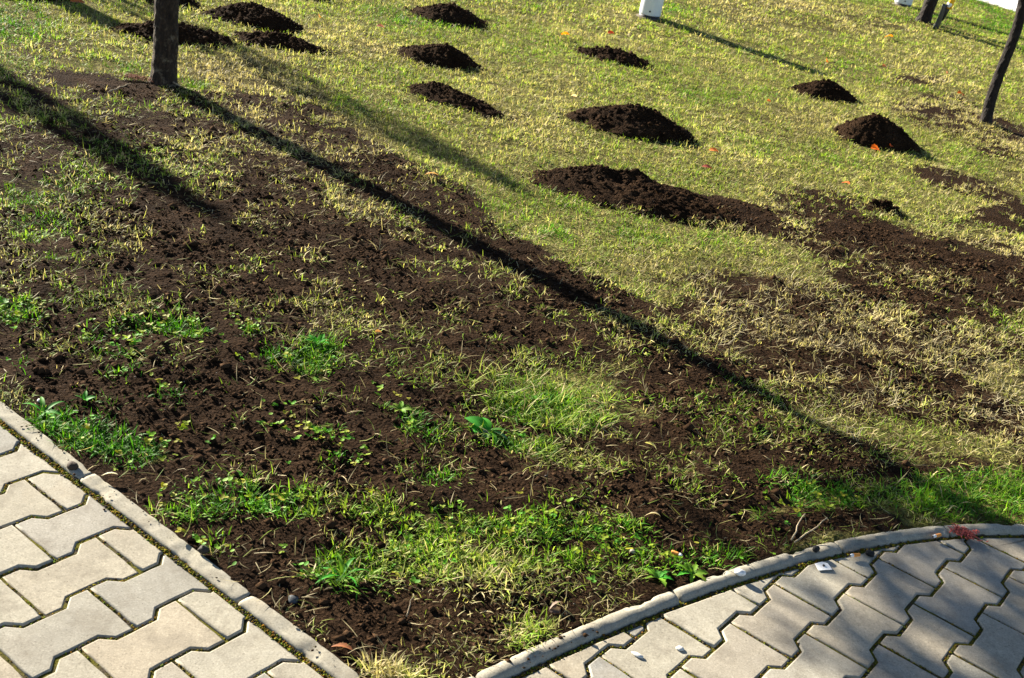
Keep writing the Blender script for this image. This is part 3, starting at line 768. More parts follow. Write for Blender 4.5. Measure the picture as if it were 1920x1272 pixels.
def track(X, Y, Z):
    # spilled, flattened end with a row of tread notches and a scooped hollow behind the crest
    Z = Z * (1 + .15 * np.exp(-((X + .20) / .10) ** 2))
    Z = Z + .034 * np.exp(-((X + .02) / .07) ** 2 - ((Y - .12) / .05) ** 2) + .020 * np.exp(-((X + .14) / .045) ** 2 - ((Y - .09) / .05) ** 2)
    Z = Z - .030 * np.exp(-((X + .055) / .05) ** 2 - ((Y - .02) / .05) ** 2)
    band = np.exp(-((Y - .005 + .18 * (X - .05)) / .018) ** 2) * ((X > -.03) & (X < .20))
    Z = Z - .016 * band * (np.sin(X * 2 * math.pi / .026) > .1)
    Z = Z + .004 * np.sin(Y * 2 * math.pi / .022 + X * 6) * smooth(.08, .2, X)
    return Z
MD = [
 ("dark soil heap at the top of the lawn, directly behind the skewed pointed one", -.80, 7.60, .53, .40, 8, (.0, .1), .125, 101),
 ("pointed dark soil heap with a grainy lit flank, middle of the column of three", -.70, 6.43, .46, .34, -6, (.22, .0), .125, 102),
 ("long low wedge of dark soil pointing down the lawn, nearest of the column of three", -.50, 5.57, .58, .26, -24, (-.35, .1), .085, 103),
 ("low narrow dark soil heap in front of the nearer white bollard", .29, 7.40, .52, .30, -2, (.0, .1), .088, 104),
 ("broad rounded dark soil heap in mid lawn, largest of the free standing ones", .38, 5.77, .66, .42, 4, (.08, .1), .150, 105),
 ("small steep dark soil heap at the tip of the bollard's shadow", 1.67, 7.60, .46, .34, 12, (.0, .05), .135, 106),
 ("steep peaked dark soil heap with a big orange leaf at its foot", 1.79, 6.59, .52, .40, 3, (-.08, .05), .185, 107),
 ("flat dark soil heap running behind the lichen spotted trunk", -1.95, 5.76, .60, .34, 24, (-.1, .1), .085, 108),
 ("small low soil heap just right of the lichen spotted trunk, ending in a thin tail", -1.49, 6.03, .50, .24, 6, (.0, .1), .075, 109),
 ("peaked dark soil heap with a long tail sloping down beyond the lichen spotted trunk", -1.74, 6.43, .58, .36, 4, (-.05, .1), .135, 110),
 ("dark soil heap half hidden behind the lichen spotted trunk at the picture's top edge", -2.28, 6.50, .44, .34, 10, (.0, .1), .10, 111),
 ("shaded dark soil heap in the far left corner with a dull leaf beside it", -2.86, 6.05, .62, .40, 40, (.0, .0), .12, 112),
 ("tiny tip of a dark soil heap cut by the top edge of the picture", -1.66, 7.46, .28, .22, 10, (.0, .0), .07, 113),
]
for l, cx, cy, wd, dp, an, pk, h, sd in MD: mound(l, cx, cy, wd, dp, an, pk, h * .80, sd)
mound("spread soil heap with a scooped hollow and a row of tread marks", .36, 4.63, .86, .46, -7, (-.42, .25), .060, 120, 64, 150, track)
mound("little clod of dark soil on the grass above the trodden soil strip", 1.54, 5.19, .15, .10, -20, (.0, .0), .04, 121, 20, 50)

def in_mound(x, y, grow=1.0):
    r = np.zeros(np.shape(x), bool)
    for cx, cy, wd, dp, an in MOUNDS:
        c, s = math.cos(R(an)), math.sin(R(an)); u = (x - cx) * c + (y - cy) * s; v = -(x - cx) * s + (y - cy) * c
        r |= (u / (wd / 2 * grow)) ** 2 + (v / (dp / 2 * grow)) ** 2 < 1
    return r

# ------------------------------------------------------------------ crumbs of soil
def crumbs():
    n = 170000
    x = rng.uniform(-1.9, 2.1, n); y = rng.uniform(1.5, 5.2, n)
    w = wedge(x, y); cov = survey(x, y)[0]; sd = lawn_sd(x, y)
    bare = 1 - smooth(.05, .75, cov)
    p = bare * (.30 + .9 * smooth(.45, .62, fbm(x * 5, y * 5, 61, 3))) * np.where(y < 3.4, 1.0, .75)
    keep = (rng.random(n) < p * .95) & (w < .12) & (sd > .02)
    # spilled round the heaps
    m = 16000; xs, ys = [], []
    for cx, cy, wd, dp, an in MOUNDS:
        k = 300; th = rng.uniform(0, 6.28, k); q = 1 + np.abs(rng.normal(0, .15, k)); c, s = math.cos(R(an)), math.sin(R(an))
        u, v = wd / 2 * q * np.cos(th), dp / 2 * q * np.sin(th); xs.append(cx + c * u - s * v); ys.append(cy + s * u + c * v)
    xm, ym = np.concatenate(xs), np.concatenate(ys)
    # a few on the kerb and paving edge
    k = 60; t = rng.uniform(-1.0, .5, k); e = O2[None] + np.outer(t, E1) + np.outer(KL1 - np.abs(rng.normal(0, .022, k)), E2)
    k2 = 150; t2 = np.r_[rng.normal(.17, .05, 90), rng.uniform(.05, 1.3, 60)]; e2 = np.stack([t2, kerb_y(t2) + np.abs(rng.normal(0, .016, k2)) * np.where(np.arange(k2) < 90, rng.choice([-1.3, .6], k2), .8)], 1)
    x = np.concatenate([x[keep], xm, e[:, 0], e2[:, 0]]); y = np.concatenate([y[keep], ym, e[:, 1], e2[:, 1]])
    n = len(x); r = np.clip(np.exp(rng.normal(-6.0, .60, n)), .0011, .015)
    ne = len(e) + len(e2); r[-ne:] *= .62
    sdv = lawn_sd(x, y); z = ground_z(x, y) + r * .25
    on = sdv < .022; z = np.where(on, .008 + r * .4, z); z = np.where(sdv < -.024, r * .5, z)
    b = rng.uniform(.45, 1.5, n)[:, None]; col = np.array([.045, .0255, .0135])[None] * b
    lite = (rng.random(n) < .012) & (r < .0035); col[lite] = rng.uniform(.08, .2, (lite.sum(), 1)) * np.array([[1, .92, .82]])
    print("crumbs", n)
    me = blobs("soil_crumbs", np.stack([x, y, z], 1), r, col, rng.uniform(.6, .95, n), M_CRUMB, .20, 5, OCT)
    kind(link("soil_crumbs", me), "stuff", "loose crumbs of dark soil scattered over the bare ground", "soil")
crumbs()

# ------------------------------------------------------------------ grass
STRAW = np.array([.56, .475, .255]); OLIVE = np.array([.34, .38, .082]); GREEN = np.array([.165, .32, .014]); LUSH = np.array([.05, .18, .008])
def grass_color(g):
    g = np.clip(g, 0, 1)[:, None]
    c = np.where(g < .35, STRAW + (OLIVE - STRAW) * (g / .35), np.where(g < .75, OLIVE + (GREEN - OLIVE) * ((g - .35) / .4), GREEN + (LUSH - GREEN) * ((g - .75) / .25)))
    return c
def blades(bx, by, bz, head, lean, bend, L, Wd, col, nseg, twist):
    n = len(bx); k = nseg
    pts = np.zeros((n, k + 1, 3)); pts[:, 0] = np.stack([bx, by, bz], 1)
    dx, dy = np.cos(head), np.sin(head); ang_ = lean.copy(); hd = head.copy()
    for i in range(k):
        st = L / k
        pts[:, i + 1, 0] = pts[:, i, 0] + st * np.sin(ang_) * np.cos(hd)
        pts[:, i + 1, 1] = pts[:, i, 1] + st * np.sin(ang_) * np.sin(hd)
        pts[:, i + 1, 2] = np.maximum(pts[:, i, 2] + st * np.cos(ang_), bz + .002)
        ang_ = ang_ + bend / max(1, k - 1); hd = hd + twist / k
    side = np.stack([-np.sin(head + twist * .5), np.cos(head + twist * .5), rng.uniform(-.5, .5, n)], 1)
    side /= np.linalg.norm(side, axis=1)[:, None]
    V = np.zeros((n, 2 * k + 1, 3)); C = np.zeros((n, 2 * k + 1, 3))
    prof = {1: [1.0], 2: [.75, 1.0], 3: [.7, 1.0, .72]}[k]
    for i in range(k):
        hw = (Wd * .5 * prof[i])[:, None] * side
        V[:, 2 * i] = pts[:, i] - hw; V[:, 2 * i + 1] = pts[:, i] + hw
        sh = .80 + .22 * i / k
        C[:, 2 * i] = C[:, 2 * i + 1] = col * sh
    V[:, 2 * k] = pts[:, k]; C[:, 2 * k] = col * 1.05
    nv = 2 * k + 1; base = (np.arange(n) * nv)[:, None]
    q = np.concatenate([np.array([[2 * i, 2 * i + 1, 2 * i + 3, 2 * i + 2]]) for i in range(k - 1)], 0) if k > 1 else np.zeros((0, 4), int)
    quads = (base[:, :, None] + q[None]).reshape(-1, 4); tri = base + np.array([[2 * k - 2, 2 * k - 1, 2 * k]])
    return V.reshape(-1, 3), quads, tri, C.reshape(-1, 3)
PARTS = []
def plant(x, y, per, L0, L1, W0, W1, lean_m, lean_s, bend_m, bend_s, spread, nseg, g_shift=0.0, gmap=None, straw=.32, tw=.5, zoff=0.0):
    cov, g, wd = survey(x, y)
    g = (g if gmap is None else gmap) + g_shift + rng.normal(0, .09, len(x)) + .5 * (fbm(x * 4, y * 4, 77, 3) - .5) + .75 * (fbm(x * 1.1, y * 1.1, 78, 3) - .5)
    k = rng.integers(per[0], per[1] + 1, len(x)); idx = np.repeat(np.arange(len(x)), k); n = len(idx)
    ph = rng.uniform(0, 2 * math.pi, n); rr = np.abs(rng.normal(0, 1, n)) * spread
    px_, py_ = x[idx] + rr * np.cos(ph), y[idx] + rr * np.sin(ph)
    ok = lawn_sd(px_, py_) > .020; idx, ph, px_, py_ = idx[ok], ph[ok], px_[ok], py_[ok]; n = len(idx)
    vig = rng.uniform(.75, 1.25, len(x))[idx]
    L = rng.uniform(L0, L1, n) * vig; Wb = rng.uniform(W0, W1, n)
    head = ph + rng.normal(0, .9, n)
    lean = np.abs(rng.normal(lean_m, lean_s, n)); bend = rng.normal(bend_m, bend_s, n)
    gb = g[idx] + rng.normal(0, .13, n)
    col = grass_color(gb)
    dry = rng.random(n) < straw * np.clip(1.15 - gb, .1, 1)
    col[dry] = STRAW * rng.uniform(.6, 1.15, (dry.sum(), 1)) * np.array([[1, 1, 1]])
    col *= rng.uniform(.72, 1.22, (n, 1)) * ((.62 + .76 * fbm(x * 13, y * 13, 79, 2)) * (.72 + .56 * fbm(x * 2.3, y * 2.3, 80, 3)) * rng.uniform(.75, 1.25, len(x)))[idx][:, None]
    z = ground_z(px_, py_) - .003 + zoff
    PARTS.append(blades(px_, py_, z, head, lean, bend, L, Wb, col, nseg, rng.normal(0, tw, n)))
def candidates(dens, x0, x1, y0, y1):
    n = int(dens * (x1 - x0) * (y1 - y0)); return rng.uniform(x0, x1, n), rng.uniform(y0, y1, n)
def select(x, y, contrast=2.2, power=1.0, fine=14):
    c = survey(x, y)[0]; w = wedge(x, y)
    c = np.clip(c + .14 * smooth(.62, .85, survey(x, y)[1]) * smooth(.15, .4, c), 0, 1)
    nz = .5 + 1.0 * (fbm(x * fine, y * fine, 91, 3) - .5) + .7 * (fbm(x * fine * .33, y * fine * .33, 92, 2) - .5)
    p = np.clip(c + (nz - .5) * contrast * np.clip(4 * c * (1.02 - c), .55, 1) * (c > .02) , 0, 1) ** power
    p = p * np.where(w < .25, 1, np.where(w < 1.2, .35, 0)) * (lawn_sd(x, y) > .012) * ~in_mound(x, y, .84) * ~((np.hypot(x - .55, y - 9.25) < .125) | (np.hypot(x - 3.487, y - 13.46) < .14) | (np.hypot(x + 1.697, y - 4.90) < .06))
    k = rng.random(len(x)) < p; return x[k], y[k]
# near turf
x, y = candidates(3900, -2.1, 2.6, 1.45, 3.1); x, y = select(x, y, 3.4, 1.25, 12)
g = survey(x, y)[1]
lus = (g > .62)
plant(x[~lus], y[~lus], (4, 8), .011, .030, .0012, .0024, 1.0, .4, .6, .5, .014, 3, straw=.45)
plant(x[lus], y[lus], (7, 12), .012, .033, .0016, .0034, .80, .40, .6, .4, .012, 3, straw=.10)
x, y = candidates(2500, -2.6, 2.8, 3.1, 5.0); x, y = select(x, y, 3.0, 1.15, 12)
plant(x, y, (5, 9), .014, .038, .0015, .0030, .95, .4, .75, .5, .012, 2, straw=.42)
near_n = len(x)
# long lying straw on the thin ground
x, y = candidates(1500, -1.9, 2.3, 1.5, 4.6); c, g, _w = survey(x, y)
k = (rng.random(len(x)) < np.clip(c * 1.3 + .04, 0, 1) * np.clip(1.05 - g, .15, 1) * .8) & (wedge(x, y) < .25) & (lawn_sd(x, y) > .02) & ~in_mound(x, y, .8)
plant(x[k], y[k], (1, 3), .022, .058, .0012, .0023, 1.25, .22, .2, .4, .016, 3, gmap=np.clip(g[k] * .5, 0, 1), straw=.7, tw=.6, zoff=.003)
# pale bleached stems lying on the thin soil to the right
x, y = candidates(750, .35, 2.3, 2.55, 4.5); c, g, _w = survey(x, y)
k = (rng.random(len(x)) < smooth(.30, .12, g) * np.clip(c * 1.5 + .05, 0, 1) * smooth(.35, .62, fbm(x * 7, y * 7, 83, 3))) & (wedge(x, y) < .25) & (lawn_sd(x, y) > .02)
STRAW_KEEP = STRAW.copy(); STRAW = np.array([.70, .62, .40])
plant(x[k], y[k], (2, 4), .025, .062, .0014, .0025, 1.15, .28, .15, .35, .018, 3, gmap=np.zeros(k.sum()), straw=1.0, tw=.5, zoff=.004)
STRAW = STRAW_KEEP
# lush long tufts
for cx, cy, rx, ry, n, gg, LL in ((1.25, 2.70, .30, .085, 380, .74, .07), (.79, 2.52, .12, .06, 90, .78, .05), (.11, 2.72, .22, .14, 170, .30, .11), (.13, 2.64, .16, .09, 110, .60, .105), (.02, 2.47, .14, .05, 90, .75, .06), (.19, 2.45, .14, .07, 90, .42, .06), (-.86, 2.13, .16, .05, 200, .9, .06), (-.23, 1.83, .07, .04, 60, .9, .07), (-1.58, 4.99, .06, .05, 70, .9, .06), (-.09, 1.585, .06, .03, 90, .22, .06), (.0, 1.93, .2, .07, 200, .6, .06), (.16, 1.75, .06, .05, 80, .7, .05), (-.50, 2.70, .07, .1, 90, .72, .055), (.40, 4.15, .14, .06, 90, .7, .06), (.08, 4.02, .06, .05, 60, .78, .06)):
    a = rng.uniform(0, 6.28, n); q = np.sqrt(rng.random(n)); hx, hy = q * np.cos(a) * rx, q * np.sin(a) * ry
    xx, yy = cx + hx, cy + hy * 1.0 + (.50 * hx if cx > 1 else 0)
    k = lawn_sd(xx, yy) > .016; xx, yy = xx[k], yy[k]
    plant(xx, yy, (3, 5), LL * .35, LL * .72, .0017, .0036, 1.0, .35, .7, .4, .009, 3, gmap=np.full(len(xx), gg), straw=.25)
# middle and far lawn
x, y = candidates(1250, -4.0, 3.6, 5.0, 8.2); x, y = select(x, y, 1.8, 1, 9)
plant(x, y, (8, 12), .016, .040, .0020, .0040, .92, .42, .7, .4, .015, 2, straw=.34)
x, y = candidates(310, -3.0, 8.0, 8.2, 18.5); x, y = select(x, y, 1.5, 1, 6)
plant(x, y, (9, 13), .022, .046, .0040, .0078, .95, .42, .6, .4, .030, 2, straw=.34)
nv = 0; VV, QQ, TT, CC = [], [], [], []
for V, q, t, c in PARTS:
    VV.append(V); CC.append(c); QQ.append(q + nv); TT.append(t + nv); nv += len(V)
QQ, TT = np.concatenate(QQ), np.concatenate(TT)
print("grass tris", 2 * len(QQ) + len(TT))
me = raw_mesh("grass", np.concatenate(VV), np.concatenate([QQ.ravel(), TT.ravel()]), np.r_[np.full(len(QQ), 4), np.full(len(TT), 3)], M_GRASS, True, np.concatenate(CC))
kind(link("grass", me), "stuff", "short autumn grass, dry straw to bright green, growing through the soil", "grass")

# ------------------------------------------------------------------ small round leaved weeds among the grass
def clover():
    x, y = candidates(3600, -1.6, 1.9, 1.5, 3.6); c, g, w = survey(x, y)
    nz = fbm(x * 10, y * 10, 95, 2)
    k = (rng.random(len(x)) < (w * 1.1 + .04 * (g > .6)) * smooth(.38, .6, nz)) & (lawn_sd(x, y) > .015) & (wedge(x, y) < .25); x, y = x[k], y[k]
    V, F, C = [], [], []; nv = 0
    for X, Y in zip(x, y):
        z = float(ground_z(np.array([X]), np.array([Y]))[0]); h = random.uniform(.008, .026); m = random.choice((1, 2, 3, 3)); r = random.uniform(.0028, .0062); a0 = random.uniform(0, 6.28)
        col = np.array(random.choice(((.16, .33, .016), (.09, .28, .016), (.25, .34, .018), (.30, .30, .025)))) * random.uniform(.7, 1.2)
        for j in range(m):
            a = a0 + j * 2.1 + random.uniform(-.3, .3); tilt = random.uniform(-.5, .7)
            ctr = np.array([X + math.cos(a) * r, Y + math.sin(a) * r, z + h]); u = np.array([math.cos(a) * math.cos(tilt), math.sin(a) * math.cos(tilt), math.sin(tilt)]); v = np.array([-math.sin(a), math.cos(a), random.uniform(-.3, .3)])
            ring = [ctr + r * (math.cos(t) * u * 1.15 + math.sin(t) * v * .85) for t in np.linspace(0, 2 * math.pi, 7)[:-1]]
            ring = [ctr - np.array([0, 0, r * .25])] + ring
            V += ring; C += [col] * 7; F += [(nv, nv + 1 + i, nv + 1 + (i + 1) % 6) for i in range(6)]; nv += 7
    F = np.array(F); me = raw_mesh("clover", np.array(V), F.ravel(), np.full(len(F), 3), M_LEAF, True, np.array(C))
    kind(link("clover", me), "stuff", "small bright green clover leaves sprouting from the soil", "clover")
clover()

# ------------------------------------------------------------------ plants with broad leaves
def gz1(x, y): return float(ground_z(np.array([x]), np.array([y]))[0])
def leaf_mesh(name, L, W, col, curl=.5, lift=.35, teeth=0.0, nseg=7, mtl=None, thick=0.0):
    """one leaf: base at origin along +x, rising then drooping, folded along the midrib"""
    V, F, C = [], [], []
    for i in range(nseg + 1):
        t = i / nseg; w = W * math.sin(math.pi * min(1, t ** .8 * .97 + .03)) ** .8 * (1 + teeth * (1 if i % 2 else -1)); w = max(w, .0006)
        xx = L * t; z = L * (lift * t - curl * t * t)
        for s in (-1, -.5, 0, .5, 1):
            V.append((xx, s * w / 2, z + abs(s) * w * .14)); C.append(np.array(col) * (1.0 if s else 1.25) * (.85 + .3 * random.random()))
    k = 5
    for i in range(nseg):
        for j in range(k - 1): F.append((i * k + j, (i + 1) * k + j, (i + 1) * k + j + 1, i * k + j + 1))
    F = np.array(F); return raw_mesh(name, np.array(V), F.ravel(), np.full(len(F), 4), mtl or M_LEAF, True, np.array(C))
def rosette(name, label, x, y, leaves, cat="weed", group=None):
    e = tag(empty(name, (x, y, gz1(x, y) + .002)), label, cat, group)
    for a, L, W, col, curl, lift, teeth in leaves:
        o = link("leaf", leaf_mesh("leaf", L * .8, W * .8, tuple(c * random.uniform(.75, 1.15) for c in col), curl, lift, teeth), e); o.rotation_euler = (random.uniform(-.3, .3), 0, R(a))
    return e
BG, DG, YG = (.055, .27, .02), (.05, .17, .02), (.15, .28, .02)
rosette("broadleaf_weed", "bright green broad leaved weed at the edge of the bare soil patch", -.012, 2.482, [(160, .085, .044, BG, .40, .55, 0), (192, .075, .036, BG, .40, .25, 0), (118, .06, .03, BG, .4, .6, 0), (338, .075, .024, (.14, .26, .10), .45, .35, .08), (8, .07, .02, DG, .5, .5, .1), (255, .05, .028, (.16, .27, .11), .4, .2, 0), (300, .07, .022, BG, .5, .3, .1)])
rosette("broadleaf_weed", "low green leafy weed beside the white pebble near the curved kerb", .475, 2.065, [(a, random.uniform(.035, .055), random.uniform(.012, .02), random.choice((BG, YG, DG)), .5, random.uniform(.3, .8), .25) for a in (10, 70, 130, 165, 210, 260, 320)])
rosette("broadleaf_weed", "jagged leaved green weed at the curved kerb's rim above the kerb crack", .40, 2.03, [(a, random.uniform(.04, .06), random.uniform(.012, .018), random.choice((BG, YG, DG)), .55, random.uniform(.3, .7), .3) for a in (0, 50, 100, 150, 200, 290)])
rosette("broadleaf_weed", "strappy bright green weed beside the grey stone at the straight kerb", -.235, 1.835, [(a, random.uniform(.06, .085), random.uniform(.008, .012), random.choice((BG, YG)), .6, random.uniform(.6, 1.0), 0) for a in (20, 75, 120, 170, 230, 300)])
rosette("broadleaf_weed", "strappy green weed hugging the straight kerb at the picture's left", -.99, 2.19, [(a, random.uniform(.05, .07), random.uniform(.012, .016), random.choice((BG, DG)), .6, random.uniform(.5, .9), 0) for a in (0, 60, 330, 280, 120, 180)])
rosette("broadleaf_weed", "small dark green weed standing in the bare soil beside the straight kerb", -.93, 2.265, [(a, random.uniform(.025, .035), .014, BG, .4, .9, 0) for a in (20, 100, 200, 300)])
rosette("broadleaf_weed", "vivid green seedling clump on bare ground left of the pale tuft", -.505, 2.76, [(a, random.uniform(.03, .05), .018, BG, .45, .8, 0) for a in (20, 80, 150, 210, 280, 330)])
rosette("broadleaf_weed", "leafy vivid green patch of weed left of the broad leaved weed", -.235, 2.50, [(a, random.uniform(.03, .045), .016, random.choice((BG, YG)), .45, .7, .1) for a in (0, 45, 95, 150, 200, 250, 310)])

# ------------------------------------------------------------------ fallen leaves
def fallen(label, x, y, L, W, col, rz, tiltx=.2, curl=.5, z=0.012, group="fallen autumn leaves"):
    m = leaf_mesh("fallen_leaf", L * .8, W * .8, col, curl, .45 * curl + .2, .12, 8)
    o = tag(link("fallen_leaf", m, None, (x, y, gz1(x, y) + z)), label, "leaf", group); o.rotation_euler = (tiltx, random.uniform(-.15, .1), R(rz)); return o
ORG, RED, PNK, TAN, PALE = (.62, .14, .008), (.50, .06, .02), (.60, .22, .15), (.38, .20, .09), (.62, .50, .30)
fallen("big orange leaf lying at the foot of the steep peaked soil heap", 1.69, 6.25, .085, .062, (.75, .14, .01), 20, .35, .7, .03)
fallen("small orange leaf tucked under the right foot of the steep peaked heap", 1.83, 6.40, .045, .032, (.65, .10, .01), 70, .5, .5, .025)
fallen("bright orange leaf on the grass above the low narrow soil heap", -.015, 7.69, .08, .055, (.85, .25, .004), 160, .5, .6, .03)
fallen("small red leaf in front of the nearer white bollard", .23, 8.12, .06, .04, RED, 10, .5, .5, .03)
fallen("orange leaf on the grass left of the spade's shadow", 2.76, 10.64, .11, .07, (.6, .22, .01), 200, .4, .6, .03)
fallen("rust red leaf left of the dark leaning trunk", 2.78, 8.41, .10, .06, (.42, .09, .02), 100, .5, .6, .03)
fallen("red orange leaf upright beside the bollard's shadow", 1.845, 8.69, .07, .045, (.65, .12, .02), 80, .9, .4, .03)
fallen("faint orange leaf below the broad rounded soil heap", .755, 5.555, .06, .04, (.6, .18, .05), 0, .3, .5, .02)
fallen("pink red leaf lying between tread marked heap and broad rounded heap", .70, 5.24, .06, .032, (.30, .07, .05), 350, .3, .5, .02)
fallen("small orange leaf between the broad rounded heap and the small steep heap", 1.20, 6.93, .04, .03, (.62, .15, .03), 30, .5, .5, .025)
fallen("small pale pink leaf left of the small steep heap", 1.06, 7.05, .04, .03, (.65, .42, .33), 120, .6, .4, .025)
fallen("coral leaf on the grass above the trodden soil strip", 1.43, 5.455, .055, .035, (.60, .14, .08), 200, .5, .5, .02)
fallen("brown leaf in the grass midway between bollard shadow tip and leaning trunk", 2.32, 8.98, .08, .05, (.35, .12, .05), 40, .4, .5, .03)
fallen("white pink leaf just behind the broad rounded soil heap", .085, 6.115, .045, .03, (.70, .48, .38), 200, .7, .4, .025)
fallen("pinkish leaf on brownish grass left of the rearmost heaps", -1.13, 6.83, .06, .035, (.48, .18, .14), 10, .4, .5, .025)
fallen("orange leaf on the grass right of the long tailed heap", -1.46, 6.79, .055, .035, (.72, .24, .02), 110, .8, .4, .025)
fallen("dull orange leaf lying in shade at the far left corner", -2.545, 5.90, .09, .06, (.40, .12, .03), 30, .4, .5, .03)
fallen("tan leaf on the thin grass above the trunk's long shadow", -.405, 4.34, .07, .035, (.50, .28, .14), 190, .3, .6, .015)
fallen("small pink leaf near the dark leaning trunk", 2.88, 9.24, .06, .04, PNK, 60, .5, .5, .03)
fallen("pale yellow leaf standing on the soil below the trunk's long shadow", .408, 2.545, .052, .02, (.62, .56, .24), 130, .9, .5, .012)
fallen("curled tan leaf lying in the green grass above the cigarette butt", .405, 2.225, .045, .018, (.42, .34, .20), 170, .4, .9, .018)
fallen("small orange brown leaf on straw grass left of the pale tuft", -.374, 2.875, .03, .017, (.55, .25, .10), 40, .5, .5, .012)
fallen("pale withered leaf on the soil near the curved kerb", .20, 1.87, .04, .014, (.28, .20, .15), 215, .5, .7, .012)
fallen("withered grey pink leaf in the soil near the curved kerb", .175, 1.85, .035, .02, (.12, .085, .07), 20, .5, .6, .003)
fallen("cream dead leaf at the straight kerb below the bright green weeds", -.745, 1.995, .04, .014, (.70, .66, .48), 200, .4, .5, .012)
fallen("rusty leaf in the corner between the two kerbs", -.17, 1.625, .05, .022, (.26, .10, .04), 180, .3, .5, .008)
fallen("yellow leaf caught in the joint along the straight kerb", -.80, 1.975, .022, .014, (.45, .38, .03), 80, .4, .4, .016)

# ------------------------------------------------------------------ litter and stones
def tube(pts, rads, seg=8, cap=True):
    pts = [Vector(p) for p in pts]; V, F = [], []; n = len(pts)
    for i, p in enumerate(pts):
        d = (pts[min(i + 1, n - 1)] - pts[max(i - 1, 0)]).normalized(); a = d.orthogonal().normalized(); 
        if i == 0: ref = a
        a = (ref - d * ref.dot(d)).normalized(); ref = a; b = d.cross(a)
        for j in range(seg):
            t = 2 * math.pi * j / seg; V.append(p + rads[i] * (math.cos(t) * a + math.sin(t) * b))
    for i in range(n - 1):
        for j in range(seg): F.append((i * seg + j, i * seg + (j + 1) % seg, (i + 1) * seg + (j + 1) % seg, (i + 1) * seg + j))
    if cap: F.append(tuple(range(seg))[::-1]); F.append(tuple((n - 1) * seg + j for j in range(seg)))
    return V, F
def py_mesh(name, V, F, m, smooth_=True):
    me = bpy.data.meshes.new(name); me.from_pydata([tuple(v) for v in V], [], F); me.validate()
    me.polygons.foreach_set("use_smooth", np.full(len(me.polygons), smooth_)); me.materials.append(m); me.update(); return me
M_FILTER = plain("filter_orange", (.72, .27, .05), .7, .3, .25, 300)
M_LIME = plain("chalky_white", (.50, .49, .45), .9, .1, .2, 300)
M_PAPER = plain("white_paper", (.78, .77, .74), .8, .2, .06, 200)
M_ASH = plain("burnt_ash", (.05, .045, .04), .95, .1, .4, 400)
def butt(label, x, y, z, rz, L=.028, worn=False):
    e = tag(empty("cigarette_butt", (x, y, z), R(rz)), label, "cigarette butt", "cigarette butts at the curved kerb"); r = .0040
    V, F = tube([(-L / 2, 0, r), (-L / 2 + .002, .0, r), (0, .0003, r), (.004, 0, r)], [r * .92, r, r * 1.02, r], 12); link("filter", py_mesh("filter", V, F, M_FILTER), e)
    V, F = tube([(.0042, 0, r), (.008, 0, r * .97), (L / 2 - .002, -.0006, r * .9)], [r * .99, r * .96, r * .78], 12); link("paper", py_mesh("paper", V, F, M_PAPER), e)
    if not worn:
        V, F = tube([(L / 2 - .0018, -.0006, r * .9), (L / 2 + .001, -.0008, r * .85)], [r * .7, r * .35], 10); link("ash", py_mesh("ash", V, F, M_ASH), e)
    return e
butt("orange cigarette butt beside the crack in the curved kerb", .863, 2.262, .004, 205)
butt("orange cigarette butt lying against the curved kerb next to the red fluff", 1.09, 2.412, .008, 215)
butt("brownish old cigarette butt in the grass behind the curved kerb", .440, 2.108, gz1(.44, 2.108) + .012, -20, .026, True)
def stone(name, label, x, y, z, r, col, seed, cat="stone", flat=.65):
    bm = bmesh.new(); bmesh.ops.create_icosphere(bm, subdivisions=3, radius=1)
    co = np.array([v.co[:] for v in bm.verts]); nn = fbm(co[:, 0] * 1.4 + seed, co[:, 1] * 1.4 + co[:, 2] * .9, seed, 3)
    for v, k in zip(bm.verts, nn): v.co = Vector((v.co.x * 1.15, v.co.y * .9, v.co.z * flat)) * r * (.72 + .56 * k)
    for f_ in bm.faces: f_.smooth = True
    me = bpy.data.meshes.new(name); bm.to_mesh(me); bm.free(); me.materials.append(plain(name + "_surface", col, .8, .3, .3, 180, bstr=.5, bdist=.002))
    o = tag(link(name, me, None, (x, y, z + r * flat * .6)), label, cat); o.rotation_euler = (0, 0, seed); return o
stone("pebble", "white pebble resting on top of the curved kerb", .578, 2.092, .012, .0105, (.72, .70, .66), 3)
stone("stone", "blue grey stone half buried beside the straight kerb", -.306, 1.735, gz1(-.306, 1.735) - .004, .011, (.045, .053, .06), 5)
stone("pebble", "small white pebble on the bare soil near the straight kerb at left", -1.02, 2.232, gz1(-1.02, 2.232), .0048, (.55, .53, .50), 8)
stone("pebble", "whitish lump in the grass behind the brownish cigarette butt", .345, 2.105, gz1(.345, 2.105), .006, (.28, .25, .22), 9)
stone("dropping", "black pellet on the curved kerb left of the kerb crack", .768, 2.243, .012, .0085, (.012, .011, .010), 4, "pellet", .8)
stone("dropping", "black oval pellet on the paving beside the curved kerb", .905, 2.288, .0, .0095, (.012, .011, .010), 6, "pellet", .75)
stone("clod", "dark clod of earth sitting on the straight kerb joint", -.845, 2.005, .004, .012, (.045, .03, .02), 12, "clod", .8)
stone("clod", "dark clod of earth at the lawn edge of the straight kerb", -.505, 1.815, .008, .010, (.035, .028, .02), 13, "clod", .8)
